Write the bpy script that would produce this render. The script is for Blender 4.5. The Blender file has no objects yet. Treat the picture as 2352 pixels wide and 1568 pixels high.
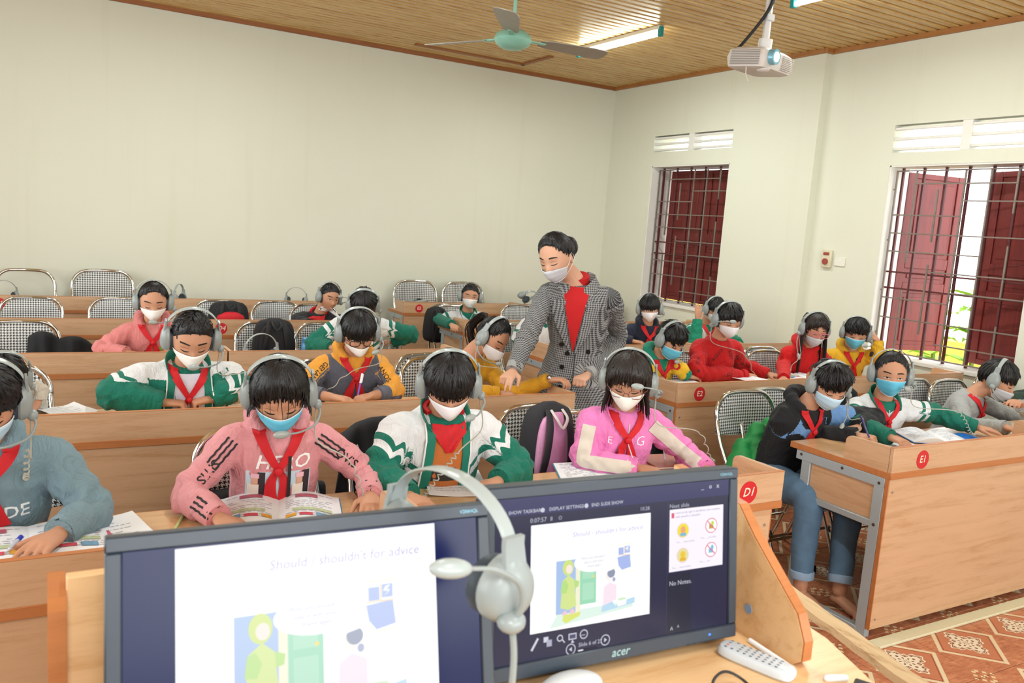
import bpy, math, random
import numpy as np
from mathutils import Vector
from mathutils.bvhtree import BVHTree
random.seed(7); rng = np.random.default_rng(7)
S = bpy.context.scene; COL = S.collection; PI = math.pi
# ------------------------------------------------------------------ camera
CP = np.array([-3.091, -2.1135, 1.6514]); YAW, PITCH, ROLL, FPX = .5212, -.1365, .0725, 1895.142
CF = np.array([math.sin(YAW)*math.cos(PITCH), math.cos(YAW)*math.cos(PITCH), math.sin(PITCH)])
_r = np.array([math.cos(YAW), -math.sin(YAW), 0]); _u = np.cross(_r, CF)
CR = _r*math.cos(ROLL)+_u*math.sin(ROLL); CU = -_r*math.sin(ROLL)+_u*math.cos(ROLL)
cd = bpy.data.cameras.new('camera'); cam = bpy.data.objects.new('camera', cd); COL.objects.link(cam)
cam.location = CP
from mathutils import Matrix
cam.rotation_euler = Matrix(((CR[0], CU[0], -CF[0]), (CR[1], CU[1], -CF[1]), (CR[2], CU[2], -CF[2]))).to_euler()
cd.sensor_width = 36; cd.lens = FPX/2352*36; cd.clip_start = .05
cd.dof.use_dof = True; cd.dof.focus_distance = 3.4; cd.dof.aperture_fstop = 7.5
S.camera = cam
# ------------------------------------------------------------------ world, light, exposure
w = bpy.data.worlds.new('sky'); S.world = w; w.use_nodes = True
wb = w.node_tree.nodes['Background']; wb.inputs[0].default_value = (.93, .97, 1, 1); wb.inputs[1].default_value = 4.6
def area(name, loc, rot, sx, sy, power, col=(1, 1, 1)):
    l = bpy.data.lights.new(name, 'AREA'); l.shape = 'RECTANGLE'; l.size = sx; l.size_y = sy; l.energy = power; l.color = col
    o = bpy.data.objects.new(name, l); COL.objects.link(o); o.location = loc; o.rotation_euler = rot
    return o
# camera flash (head of the hot-shoe flash just above the lens) and its bounce
fl = area('camera_flash', tuple(CP+np.array([-.05, -.05, .22])), cam.rotation_euler, .3, .22, 11, (.97, .99, 1))
# added soft fill lamps, front and left; these walls have no windows
area('front_fill_light', (-1.0, -4.7, 1.9), (math.radians(90), 0, 0), 5.0, 1.7, 200, (.94, .985, 1))
area('left_fill_light', (-5.35, 1.5, 1.8), (math.radians(90), 0, math.radians(-90)), 6.0, 1.6, 150, (.94, .985, 1))
for i, (x, y) in enumerate([(1.3, 4.05), (1.3, 1.55), (-1.9, 4.0), (-1.9, 1.0), (1.3, -1.2), (-1.9, -2.2)]):
    area('tube_glow', (x, y, 3.25), (0, 0, 0), .06, 1.15, 31, (.92, 1, .98))
S.view_settings.view_transform = 'Standard'; S.view_settings.look = 'None'
S.view_settings.exposure = 0.0; S.view_settings.gamma = 1; S.view_settings.use_curve_mapping = False
S.cycles.max_bounces = 6; S.cycles.diffuse_bounces = 3; S.cycles.glossy_bounces = 3; S.cycles.transmission_bounces = 4
S.cycles.transparent_max_bounces = 6; S.cycles.caustics_reflective = False; S.cycles.caustics_refractive = False
S.cycles.sample_clamp_indirect = 4
# ------------------------------------------------------------------ helpers
def at(x, y, X=None, Y=None, Z=None, D=None):
    'point of the room that the photograph shows at pixel x, y, on a given real plane'
    d = CF+CR*(x-1176)/FPX-CU*(y-784)/FPX
    t = D if D is not None else (X-CP[0])/d[0] if X is not None else (Y-CP[1])/d[1] if Y is not None else (Z-CP[2])/d[2]
    return CP+t*d
def lin(c):
    if isinstance(c, str): c = tuple(int(c[i:i+2], 16) for i in (0, 2, 4))
    return tuple(((v/255/12.92) if v/255 <= .04045 else ((v/255+.055)/1.055)**2.4) for v in c)+(1,)
class NT:
    def __init__(s, name):
        s.m = bpy.data.materials.new(name); s.m.use_nodes = True; s.t = s.m.node_tree; s.b = s.t.nodes['Principled BSDF']
    def n(s, typ, **k):
        o = s.t.nodes.new(typ)
        for a, b in k.items(): setattr(o, a, b)
        return o
    def l(s, a, b): s.t.links.new(a, b)
    def val(s, v, sock):
        if hasattr(v, 'is_linked') or hasattr(v, 'links'): s.l(v, sock)
        else: sock.default_value = v
    def math(s, op, a, b=0., c=None):
        o = s.n('ShaderNodeMath', operation=op); s.val(a, o.inputs[0]); s.val(b, o.inputs[1])
        if c is not None: s.val(c, o.inputs[2])
        return o.outputs[0]
    def mix(s, f, a, b):
        o = s.n('ShaderNodeMix', data_type='RGBA'); s.val(f, o.inputs[0]); s.val(a, o.inputs[6]); s.val(b, o.inputs[7]); return o.outputs[2]
    def co(s, which='Object'): return s.n('ShaderNodeTexCoord').outputs[which]
    def attr(s, name): return s.n('ShaderNodeAttribute', attribute_name=name).outputs['Vector']
    def sep(s, v):
        o = s.n('ShaderNodeSeparateXYZ'); s.l(v, o.inputs[0]); return o.outputs
    def map(s, v, scale=(1, 1, 1), loc=(0, 0, 0), rot=(0, 0, 0)):
        o = s.n('ShaderNodeMapping'); s.l(v, o.inputs[0]); o.inputs['Scale'].default_value = scale; o.inputs['Location'].default_value = loc
        o.inputs['Rotation'].default_value = rot; return o.outputs[0]
    def noise(s, v, scale=5., detail=3., rough=.5, dist=0.):
        o = s.n('ShaderNodeTexNoise'); s.l(v, o.inputs[0]); o.inputs['Scale'].default_value = scale; o.inputs['Detail'].default_value = detail
        o.inputs['Roughness'].default_value = rough; o.inputs['Distortion'].default_value = dist; return o.outputs[0]
    def ramp(s, f, stops):
        o = s.n('ShaderNodeValToRGB'); s.l(f, o.inputs[0]); e = o.color_ramp.elements
        while len(e) < len(stops): e.new(.5)
        for q, (p, c) in zip(e, stops): q.position = p; q.color = c
        return o.outputs[0]
    def bump(s, h, strength=.3, dist=.01):
        o = s.n('ShaderNodeBump'); s.val(h, o.inputs['Height']); o.inputs['Strength'].default_value = strength; o.inputs['Distance'].default_value = dist
        s.l(o.outputs[0], s.b.inputs['Normal'])
    def set(s, col=None, rough=None, metal=None, spec=None, **k):
        if col is not None: s.val(col, s.b.inputs['Base Color'])
        if rough is not None: s.val(rough, s.b.inputs['Roughness'])
        if metal is not None: s.b.inputs['Metallic'].default_value = metal
        if spec is not None: s.b.inputs['Specular IOR Level'].default_value = spec
        for a, b in k.items(): s.b.inputs[a.replace('_', ' ')].default_value = b
        return s.m
_mc = {}
def plain(col, rough=.5, metal=0., noise=.06, scale=30, bump=0., spec=.5, sheen=0.):
    key = (col, rough, metal, noise, scale, bump, spec, sheen)
    if key in _mc: return _mc[key]
    n = NT('plain_'+(col if isinstance(col, str) else 'c')); c = lin(col)
    f = n.noise(n.co(), scale, 3)
    cc = n.mix(f, tuple(v*(1-noise) for v in c[:3])+(1,), tuple(min(1, v*(1+noise)) for v in c[:3])+(1,))
    n.set(cc, rough, metal, spec)
    if bump: n.bump(f, bump, .004)
    if sheen: n.b.inputs['Sheen Weight'].default_value = sheen
    _mc[key] = n.m; return n.m
def emis(col, strength=1.):
    key = ('e', col, strength)
    if key in _mc: return _mc[key]
    n = NT('glow_'+(col if isinstance(col, str) else 'c')); n.set((0, 0, 0, 1), .25, 0, .25)
    n.b.inputs['Emission Color'].default_value = lin(col); n.b.inputs['Emission Strength'].default_value = strength
    _mc[key] = n.m; return n.m
def wood(c1, c2, rough=.34, axis=0, name='laminate'):
    key = ('w', c1, c2, rough, axis)
    if key in _mc: return _mc[key]
    n = NT(name); sc = [9., 9., 9.]; sc[axis] = .7
    v = n.map(n.n('ShaderNodeNewGeometry').outputs['Position'], tuple(sc))
    a = n.noise(v, 3.2, 4, .6, .8); b = n.noise(n.map(v, (4, 4, 4)), 9, 3, .7)
    f = n.math('ADD', n.math('MULTIPLY', a, .7), n.math('MULTIPLY', b, .3))
    col = n.ramp(f, [(.33, lin(c2)), (.5, lin(c1)), (.68, tuple(min(1, x*1.06) for x in lin(c1)[:3])+(1,))])
    n.set(col, rough, 0, .45); n.bump(f, .05, .002); _mc[key] = n.m; return n.m
M = dict(
 lam=wood('cba380', 'bb906a'), lamv=wood('cba380', 'bb906a', axis=1), edge=wood('b87444', 'a96739', .4), top=wood('d2aa7e', 'c49668', .22),
 steel=plain('aab4ba', .38, .2, .03), black=plain('141416', .5), chrome=plain('d8d8d6', .12, 1., .02), rubber=plain('1a1a1a', .8),
 hgrey=plain('8e9696', .34, 0, .03, 40), hlight=plain('9ea6a5', .3, 0, .02, 40), hpad=plain('2c3742', .5, 0, .1, 90, .2), cable=plain('aaa89c', .5),
 paper=plain('eceef2', .8, 0, .03, 60), red=plain('c4141c', .75, 0, .1, 60, .1), white=plain('ebebe8', .6, 0, .03),
 dark=plain('202226', .55), screw=plain('6b6256', .4, .8))
class MB:
    'collects triangles and quads of one part'
    def __init__(s): s.v = []; s.f = []; s.mi = []; s.n = 0
    def add(s, v, f, m=0):
        v = np.asarray(v, float).reshape(-1, 3); s.v.append(v)
        n = s.n
        s.f += [tuple(i+n for i in q) for q in f]; s.mi += [m]*len(f); s.n += len(v); return s
    def box(s, lo, hi, ch=.003, R=None, o=None, m=0):
        lo = np.array(lo, float); hi = np.array(hi, float); c = (lo+hi)/2; h = (hi-lo)/2; ch = min(ch, h.min()*.45)
        V = []; idx = {}
        for sx in (-1, 1):
            for sy in (-1, 1):
                for sz in (-1, 1):
                    sg = np.array([sx, sy, sz])
                    for a in range(3):
                        q = h-ch; q = q.copy(); q[a] = h[a]; idx[(sx, sy, sz, a)] = len(V); V.append(sg*q)
        F = []
        def quad(l):
            p = [V[i] for i in l]; nrm = np.cross(p[1]-p[0], p[2]-p[0]); ctr = sum(p)/len(p)
            F.append(tuple(l) if nrm@ctr > 0 else tuple(l[::-1]))
        for a in range(3):
            b, c2 = (a+1) % 3, (a+2) % 3
            for sa in (-1, 1):
                l = []
                for sb, sc in ((-1, -1), (1, -1), (1, 1), (-1, 1)):
                    k = [0, 0, 0]; k[a] = sa; k[b] = sb; k[c2] = sc; l.append(idx[(*k, a)])
                quad(l)
            for sb in (-1, 1):
                for sc in (-1, 1):
                    k1 = [0]*3; k1[a] = -1; k1[b] = sb; k1[c2] = sc; k2 = list(k1); k2[a] = 1
                    quad([idx[(*k1, b)], idx[(*k2, b)], idx[(*k2, c2)], idx[(*k1, c2)]])
        for sx in (-1, 1):
            for sy in (-1, 1):
                for sz in (-1, 1): quad([idx[(sx, sy, sz, 0)], idx[(sx, sy, sz, 1)], idx[(sx, sy, sz, 2)]])
        V = np.array(V)+c
        if R is not None: V = V@np.array(R).T
        if o is not None: V = V+np.array(o)
        return s.add(V, F, m)
    def loft(s, rings, cap=True, closed=False, m=0):
        k = len(rings[0]); n = len(rings); V = np.concatenate(rings); F = []
        for i in range(n if closed else n-1):
            a = i*k; b = ((i+1) % n)*k
            for j in range(k):
                j2 = (j+1) % k; F.append((a+j, a+j2, b+j2, b+j))
        if cap and not closed:
            F.append(tuple(range(k))[::-1]); F.append(tuple(range((n-1)*k, n*k)))
        return s.add(V, F, m)
    def tube(s, pts, r, seg=8, cap=True, m=0, flat=1., closed=False, up=None, ball=False):
        pts = np.asarray(pts, float); n = len(pts); r = np.broadcast_to(np.asarray(r, float), (n,)).copy()
        if ball:   # rounded ends
            for e in (0, 1):
                i, j = (0, 1) if e == 0 else (-1, -2)
                d = pts[i]-pts[j]; d /= np.linalg.norm(d)+1e-9; ex = [(.5, .87), (.87, .5), (.98, .17)]
                P = [pts[i]+d*r[i]*a for a, _ in ex]; Q = [r[i]*b for _, b in ex]
                if e == 0: pts = np.vstack(P[::-1]+[pts]); r = np.concatenate([Q[::-1], r])
                else: pts = np.vstack([pts]+P); r = np.concatenate([r, Q])
            n = len(pts)
        t = np.gradient(pts, axis=0)
        if closed: t = np.roll(pts, -1, 0)-np.roll(pts, 1, 0)
        t /= np.linalg.norm(t, axis=1)[:, None]+1e-12
        a = np.array(up if up is not None else ((0, 0, 1) if abs(t[0][2]) < .9 else (1, 0, 0)), float)
        ang = np.arange(seg)*2*PI/seg; rings = []
        for i in range(n):
            a = a-t[i]*(a@t[i]); a /= np.linalg.norm(a)+1e-12; b = np.cross(t[i], a)
            rings.append(pts[i]+r[i]*(np.outer(np.cos(ang)*flat, a)+np.outer(np.sin(ang), b)))
        return s.loft(rings, cap, closed, m)
    def ell(s, c, r, R=None, seg=16, rings=10, m=0):
        c = np.array(c, float); r = np.array(r, float)*np.ones(3); out = []
        ang = np.arange(seg)*2*PI/seg
        for i in range(1, rings):
            th = PI*i/rings
            P = np.stack([np.cos(ang)*math.sin(th), np.sin(ang)*math.sin(th), np.full(seg, -math.cos(th))], 1)*r
            out.append(P)
        V = np.concatenate([np.array([[0, 0, -r[2]]])]+out+[np.array([[0, 0, r[2]]])])
        if R is not None: V = V@np.array(R).T
        V = V+c; F = []; k = seg; n = len(V)-1
        for j in range(k):
            F.append((0, 1+(j+1) % k, 1+j)); F.append((n, n-k+j, n-k+(j+1) % k))
        for i in range(rings-2):
            a = 1+i*k; b = a+k
            for j in range(k): F.append((a+j, a+(j+1) % k, b+(j+1) % k, b+j))
        return s.add(V, F, m)
    def prism(s, poly, fn, d0, d1, m=0):
        'extrudes a 2-D outline; fn(a, b, d) gives the point'
        k = len(poly); A = [fn(a, b, d0) for a, b in poly]; B = [fn(a, b, d1) for a, b in poly]
        F = [(j, (j+1) % k, k+(j+1) % k, k+j) for j in range(k)]+[tuple(range(k))[::-1], tuple(range(k, 2*k))]
        return s.add(A+B, F, m)
    def build(s, name, mats, parent=None, smooth=True, ang=.7, fix=True):
        V = np.concatenate(s.v) if s.v else np.zeros((0, 3)); off = np.zeros(3); p = parent
        while p is not None: off += np.array(p.location); p = p.parent
        me = bpy.data.meshes.new(name); me.from_pydata((V-off).tolist(), [], s.f)
        if not isinstance(mats, (list, tuple)): mats = [mats]
        for q in mats: me.materials.append(q)
        if len(mats) > 1: me.polygons.foreach_set('material_index', s.mi)
        if smooth:
            me.polygons.foreach_set('use_smooth', [True]*len(me.polygons)); me.set_sharp_from_angle(angle=ang)
        me.update(); o = bpy.data.objects.new(name, me); COL.objects.link(o)
        if parent is not None: o.parent = parent
        return o
def tag(o, label=None, cat=None, group=None, kind=None):
    if label: o['label'] = label
    if cat: o['category'] = cat
    if group: o['group'] = group
    if kind: o['kind'] = kind
    return o
def thing(name, label, cat, loc=(0, 0, 0), group=None):
    o = bpy.data.objects.new(name, None); COL.objects.link(o); o.location = [float(v) for v in loc]; o.empty_display_size = .1
    return tag(o, label, cat, group)
def copy_tree(o, parent=None):
    c = o.copy(); COL.objects.link(c); c.parent = parent
    for ch in list(o.children): copy_tree(ch, c)
    return c
def rotz(a): c, s_ = math.cos(a), math.sin(a); return np.array([[c, -s_, 0], [s_, c, 0], [0, 0, 1.]])
def rotx(a): c, s_ = math.cos(a), math.sin(a); return np.array([[1., 0, 0], [0, c, -s_], [0, s_, c]])
def roty(a): c, s_ = math.cos(a), math.sin(a); return np.array([[c, 0, s_], [0, 1., 0], [-s_, 0, c]])
def nrm(v): v = np.asarray(v, float); return v/(np.linalg.norm(v)+1e-12)
def V3(*a): return np.array(a, float)
def bez(P, n=12):
    'Catmull-Rom curve through points'
    P = np.asarray(P, float); Q = np.vstack([2*P[0]-P[1], P, 2*P[-1]-P[-2]]); out = []
    for i in range(1, len(Q)-2):
        for t in np.linspace(0, 1, n, endpoint=False):
            a, b, c, d = Q[i-1], Q[i], Q[i+1], Q[i+2]
            out.append(.5*((2*b)+(-a+c)*t+(2*a-5*b+4*c-d)*t*t+(-a+3*b-3*c+d)*t**3))
    out.append(P[-1]); return np.array(out)
_tx = {}
def text_mesh(txt, size=1., bold=0., shear=0., align='CENTER'):
    'flat outline of a word in its own plane: vertices (n, 2) and faces'
    key = (txt, bold, shear, align)
    if key not in _tx:
        cu = bpy.data.curves.new('t', 'FONT'); cu.body = txt; cu.size = 1; cu.offset = bold; cu.shear = shear; cu.resolution_u = 2
        cu.align_x = align; cu.align_y = 'CENTER'; ob = bpy.data.objects.new('t', cu)
        me = bpy.data.meshes.new_from_object(ob)
        _tx[key] = (np.array([v.co[:2] for v in me.vertices]), [tuple(p.vertices) for p in me.polygons])
        bpy.data.objects.remove(ob); bpy.data.meshes.remove(me); bpy.data.curves.remove(cu)
    v, f = _tx[key]; return v*size, f
def put_text(mb, txt, size, fn, bold=0., shear=0., align='CENTER', m=0):
    v, f = text_mesh(txt, size, bold, shear, align)
    if len(v): mb.add([fn(a, b) for a, b in v], f, m)
# ------------------------------------------------------------------ room shell
XR, XN, YS, YB, HC, XL, YF = 2.806, 2.886, 3.07, 6.136, 3.372, -5.6, -5.0
def wall_mat(name, c, stain):
    n = NT(name); p = n.n('ShaderNodeNewGeometry').outputs['Position']; a = n.noise(p, .8, 4, .6)
    s_ = n.noise(n.map(p, (6, 6, .25)), 1.3, 3, .6)
    col = n.mix(n.math('MULTIPLY', n.math('SUBTRACT', a, .3), .5), lin(c), lin(stain))
    col = n.mix(n.math('MULTIPLY', n.math('MAXIMUM', n.math('SUBTRACT', s_, .58), 0), 1.5), col, lin(stain))
    n.set(col, .75, 0, .3); n.bump(n.noise(p, 90, 3), .08, .002); return n.m
MW = wall_mat('cream_paint', 'e0e0d0', 'd2cfb8')
def struct(name, mb, m, parent=None, smooth=False, **k):
    o = mb.build(name, m, parent, smooth=smooth)
    if parent is None: o['kind'] = 'structure'
    return o
mb = MB().box((XL, YB, 0), (XN+.3, YB+.2, HC+.3), 0); struct('wall_back', mb, MW)
mb = MB().box((XL-.2, YF, 0), (XL, YB, HC+.3), 0); struct('wall_left', mb, MW)
mb = MB().box((XL, YF-.2, 0), (XN+.3, YF, HC+.3), 0); struct('wall_front', mb, MW)
# right wall: pieces round the openings; the far part stands 8 cm further into the room
T = .24
W1 = (4.105, 5.32, .96, 2.44); V1 = (4.105, 5.32, 2.59, 2.765); W2 = (1.14, 2.36, .84, 2.37); V2 = (1.14, 2.36, 2.47, 2.69)
def holed(mb, x, y0, y1, z0, z1, holes):
    ys = sorted({y0, y1}|{h[0] for h in holes}|{h[1] for h in holes}); zs = sorted({z0, z1}|{h[2] for h in holes}|{h[3] for h in holes})
    for i in range(len(ys)-1):
        for j in range(len(zs)-1):
            cy, cz = (ys[i]+ys[i+1])/2, (zs[j]+zs[j+1])/2
            if any(h[0] < cy < h[1] and h[2] < cz < h[3] for h in holes): continue
            mb.box((x, ys[i], zs[j]), (XN+T, ys[i+1], zs[j+1]), 0)
mb = MB(); holed(mb, XR, YS, YB, 0, HC+.3, [W1, V1]); holed(mb, XN, YF, YS, 0, HC+.3, [W2, V2]); struct('wall_right', mb, MW)
MJ = plain('e9e6df', .6, 0, .04, 8)
for k, (x, w_, v_) in enumerate(((XR, W1, V1), (XN, W2, V2))):
    mb = MB(); t = .012                                            # painted reveals
    mb.box((x+.004, w_[0]-.0, w_[2]), (XN+T, w_[0]+t, w_[3]), 0).box((x+.004, w_[1]-t, w_[2]), (XN+T, w_[1], w_[3]), 0)
    mb.box((x+.004, w_[0], w_[3]-t), (XN+T, w_[1], w_[3]), 0).box((x-.02, w_[0]-.02, w_[2]-.03), (XN+T+.05, w_[1]+.02, w_[2]+.004), .004)
    tag(mb.build('window_%d' % (k+1), MJ), kind='structure')
    win = bpy.data.objects['window_%d' % (k+1)]
    mb = MB(); m_ = (v_[0]+v_[1])/2; mb.box((x+.002, m_-.04, v_[2]), (x+.12, m_+.04, v_[3]), .002).build('vent_mullion', MJ, win)
    for a, b in ((v_[0], m_-.04), (m_+.04, v_[1])):                # concrete louvres
        n_ = 2
        for q in range(n_+1):
            z = v_[2]+(q+.42)*(v_[3]-v_[2])/(n_+.75)
            MB().box((-.04, a, -.011), (.05, b, .011), .003, roty(math.radians(-6)), (x+.05, 0, z)).build('louvre', MJ, win)
# steel grilles
MG = plain('8b7f77', .45, .5, .25, 12); MGR = plain('5e2a2c', .5, .2, .2, 10)
for k, (x, w_, seed, mm) in enumerate(((XR+.10, W1, 3, MG), (XN+.07, W2, 5, MG))):
    g = thing('window_grille', ['rusty steel grille of bars in the narrow shuttered window by the corner', 'steel grille of thin bars in the window with one shutter ajar'][k], 'grille', (x, w_[0], w_[2]))
    y0, y1, z0, z1 = w_[0]+.03, w_[1]-.03, w_[2]+.03, w_[3]-.04; r = .0065; W = y1-y0; H = z1-z0
    cols = [0, .16, .33, .5, .68, .85, 1.0]
    rr = random.Random(seed)
    for i, c in enumerate(cols):
        y = y0+c*W
        if i in (1, 4) and False: continue
        segs = [(0, 1)] if i in (0, 2, 3, 6) else [(0, .22), (.36, .62), (.78, 1)] if i == 1 else [(.12, .5), (.62, .9)] if i == 4 else [(0, .35), (.5, 1)]
        for a, b in segs: MB().box((x-r, y-r, z0+a*H), (x+r, y+r, z0+b*H), .001).build('upright_bar', mm, g)
    for c, a, b in [(0, 0, 1), (.08, 0, .55), (.19, 0, 1), (.30, .5, 1), (.36, 0, .5), (.46, .0, .68), (.56, .33, 1), (.66, 0, 1), (.76, .5, 1), (.84, 0, .5), (.93, .16, .85), (1, 0, 1)]:
        z = z0+c*H; MB().box((x-r*1.6, y0+a*W, z-r*.8), (x, y0+b*W, z+r*.8), .001).build('cross_bar', mm, g)
    for c in (.1, .34, .62, .9): MB().tube([(x, w_[1]+.0, z0+c*H), (x, y1, z0+c*H)], .006, 6).build('anchor', mm, g)
    for i in range(7 if k else 6):                                 # heavier painted frame bars of the shutter frame
        y = w_[0]+.05+(w_[1]-w_[0]-.1)*i/(6 if k else 5)
        MB().box((x+.035, y-.009, w_[2]), (x+.055, y+.009, w_[3]), .001).build('frame_bar', MGR, g)
    for c in (.37, .46): MB().box((x+.03, w_[0], w_[2]+c*H), (x+.045, w_[1], w_[2]+c*H+.014), .001).build('frame_bar', MGR, g)
# shutters: framed leaves with sunk panels
MS = wood('7a2a26', '5f1f1d', .42, 2, 'shutter_paint'); 
def shutter(hinge, ang, width, z0, z1, label, grp, sgn=1):
    s_ = thing('shutter', label, 'shutter', hinge, grp); R = rotz(ang); o = V3(*hinge)
    def bx(y0, y1, a, b, x0, x1, name): MB().box((x0, y0, a), (x1, y1, b), .004, R, (o[0], o[1], 0)).build(name, MS, s_)
    st = .075
    bx(0, st, z0, z1, -.018, .018, 'stile'); bx(width-st, width, z0, z1, -.018, .018, 'stile')
    zs = [z0, z0+(z1-z0)*.36, z0+(z1-z0)*.5, z1]
    for z in zs: bx(st, width-st, max(z0, z-.045), min(z1, z+.045), -.017, .017, 'rail')
    for a, b in zip(zs[:-1], zs[1:]):
        bx(st, width-st, a, b, -.007, .007, 'panel'); bx(st+.035, width-st-.035, a+.08, b-.08, -.014, .014, 'panel_field')
    return s_
xo = XN+T-.03
w2h = (W1[1]-W1[0])/2
shutter((xo, W1[0]+.01, 0), 0, w2h-.02, W1[2]+.02, W1[3]-.03, 'closed dark red wooden shutter, right leaf of the corner window', 'shutters')
shutter((xo, W1[0]+w2h, 0), 0, w2h-.03, W1[2]+.02, W1[3]-.03, 'closed dark red wooden shutter, left leaf of the corner window', 'shutters')
shutter((xo+.03, W2[0]+.0, 0), math.radians(-14), .58, W2[2]+.02, W2[3]-.03, 'dark red panelled shutter nearly closed, right leaf of the bright window', 'shutters')
shutter((xo+.03, W2[1]-.0, 0), math.radians(-104), .58, W2[2]+.02, W2[3]-.03, 'pinkish red panelled shutter swung open outside the bright window', 'shutters')
# what stands outside
mb = MB().box((XN+T, -6, -.25), (XN+14, 14, -.15), 0); tag(mb.build('ground', plain('c9c4b4', .9, 0, .1, 2), smooth=False), kind='structure')
mb = MB().box((XN+2.6, -3, -.15), (XN+2.8, 9, .78), .01); tag(mb.build('yellow_wall', plain('f0cf5a', .8, 0, .06, 3)), 'low yellow garden wall seen outside the bright window', 'wall')
ML = plain('86b81c', .5, 0, .35, 6)
for j, (x, y, n_) in enumerate([(XN+1.5, 2.35, 26), (XN+1.9, 3.0, 22)]):
    pl = thing('garden_plant', ['broad-leaved green plant close outside the bright window', 'second green plant outside, behind the open shutter'][j], 'plant', (x, y, -.15))
    MB().tube([(x, y, -.15), (x+.03, y, .5), (x, y+.04, 1.3)], [.03, .025, .01], 7).build('stem', plain('6a7a30', .7), pl)
    for i in range(n_):
        a = rng.uniform(0, 2*PI); z = rng.uniform(.2, 1.35); L = rng.uniform(.22, .4); d = V3(math.cos(a), math.sin(a), .35); sd = V3(-math.sin(a), math.cos(a), 0)*L*.2
        p = V3(x, y, z); R0 = [p, p+d*L*.35, p+d*L*.7+V3(0, 0, -.02), p+d*L+V3(0, 0, -.1)]; wd = [.1, 1, .8, .03]
        top = [q+sd*w_ for q, w_ in zip(R0, wd)]+[q-sd*w_ for q, w_ in zip(R0, wd)]; mid = [q-V3(0, 0, .025)*w_ for q, w_ in zip(R0, wd)]
        V = top[:4]+mid+top[4:]; F = []
        for q in range(3): F += [(q, q+1, q+5, q+4), (q+4, q+5, q+9, q+8)]
        MB().add(V, F).build('leaf', ML, pl)
# ceiling: grooved wood-grain planks
def ceil_mat():
    n = NT('ceiling_plank'); p = n.n('ShaderNodeNewGeometry').outputs['Position']
    a = n.noise(n.map(p, (.6, 14, 1)), 3, 5, .65, 1.2); b = n.noise(n.map(p, (3, 60, 1)), 4, 3, .6)
    f = n.math('ADD', n.math('MULTIPLY', a, .75), n.math('MULTIPLY', b, .25))
    n.set(n.ramp(f, [(.3, lin('a0713a')), (.47, lin('c69c5c')), (.6, lin('d8b87c')), (.75, lin('e4cc98'))]), .3, 0, .5); return n.m
MC = ceil_mat()
base = MB().box((XL, YF, HC+.03), (XN+.3, YB, HC+.08), 0); ceil = struct('ceiling', base, MC)
pitch = .09; prof = [(0, 0), (.052, 0), (.060, .022), (.082, .022), (.09, 0)]
pts = []
for q in range(2):
    for y, z in prof: pts.append((q*pitch+y, z))
L = [(XL, y, z) for y, z in pts]+[(XN, y, z) for y, z in pts]; k = len(pts)
pm = MB().add(L, [(i, k+i, k+i+1, i+1) for i in range(k-1)]); y = YB-.18; first = None
while y > YF-.1:
    if first is None: first = pm.build('plank', MC, ceil, smooth=False); first.location = (0, y, HC)
    else: c = first.copy(); COL.objects.link(c); c.location = (0, y, HC)
    y -= .18
# edge mouldings under the ceiling
ME = wood('9a5f34', '85502b', .5, 0)
struct('trim_1', MB().box((XL, YB-.035, HC-.035), (XR, YB-.001, HC+.005), .004), ME)
struct('trim_2', MB().box((XR-.035, YS-.0, HC-.035), (XR-.001, YB-.036, HC+.005), .004).box((XR-.035, YS-.035, HC-.035), (XN-.0, YS-.001, HC+.005), .004).box((XN-.035, YF, HC-.035), (XN-.001, YS-.036, HC+.005), .004), wood('a8703c', '8e5a2e', .5, 1))
mb = MB().box((.1, 5.75, HC-.014), (1.35, 5.80, HC+.004), .002).box((1.30, 5.2, HC-.014), (1.35, 5.80, HC+.004), .002)
struct('trim_3', mb, ME)
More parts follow.
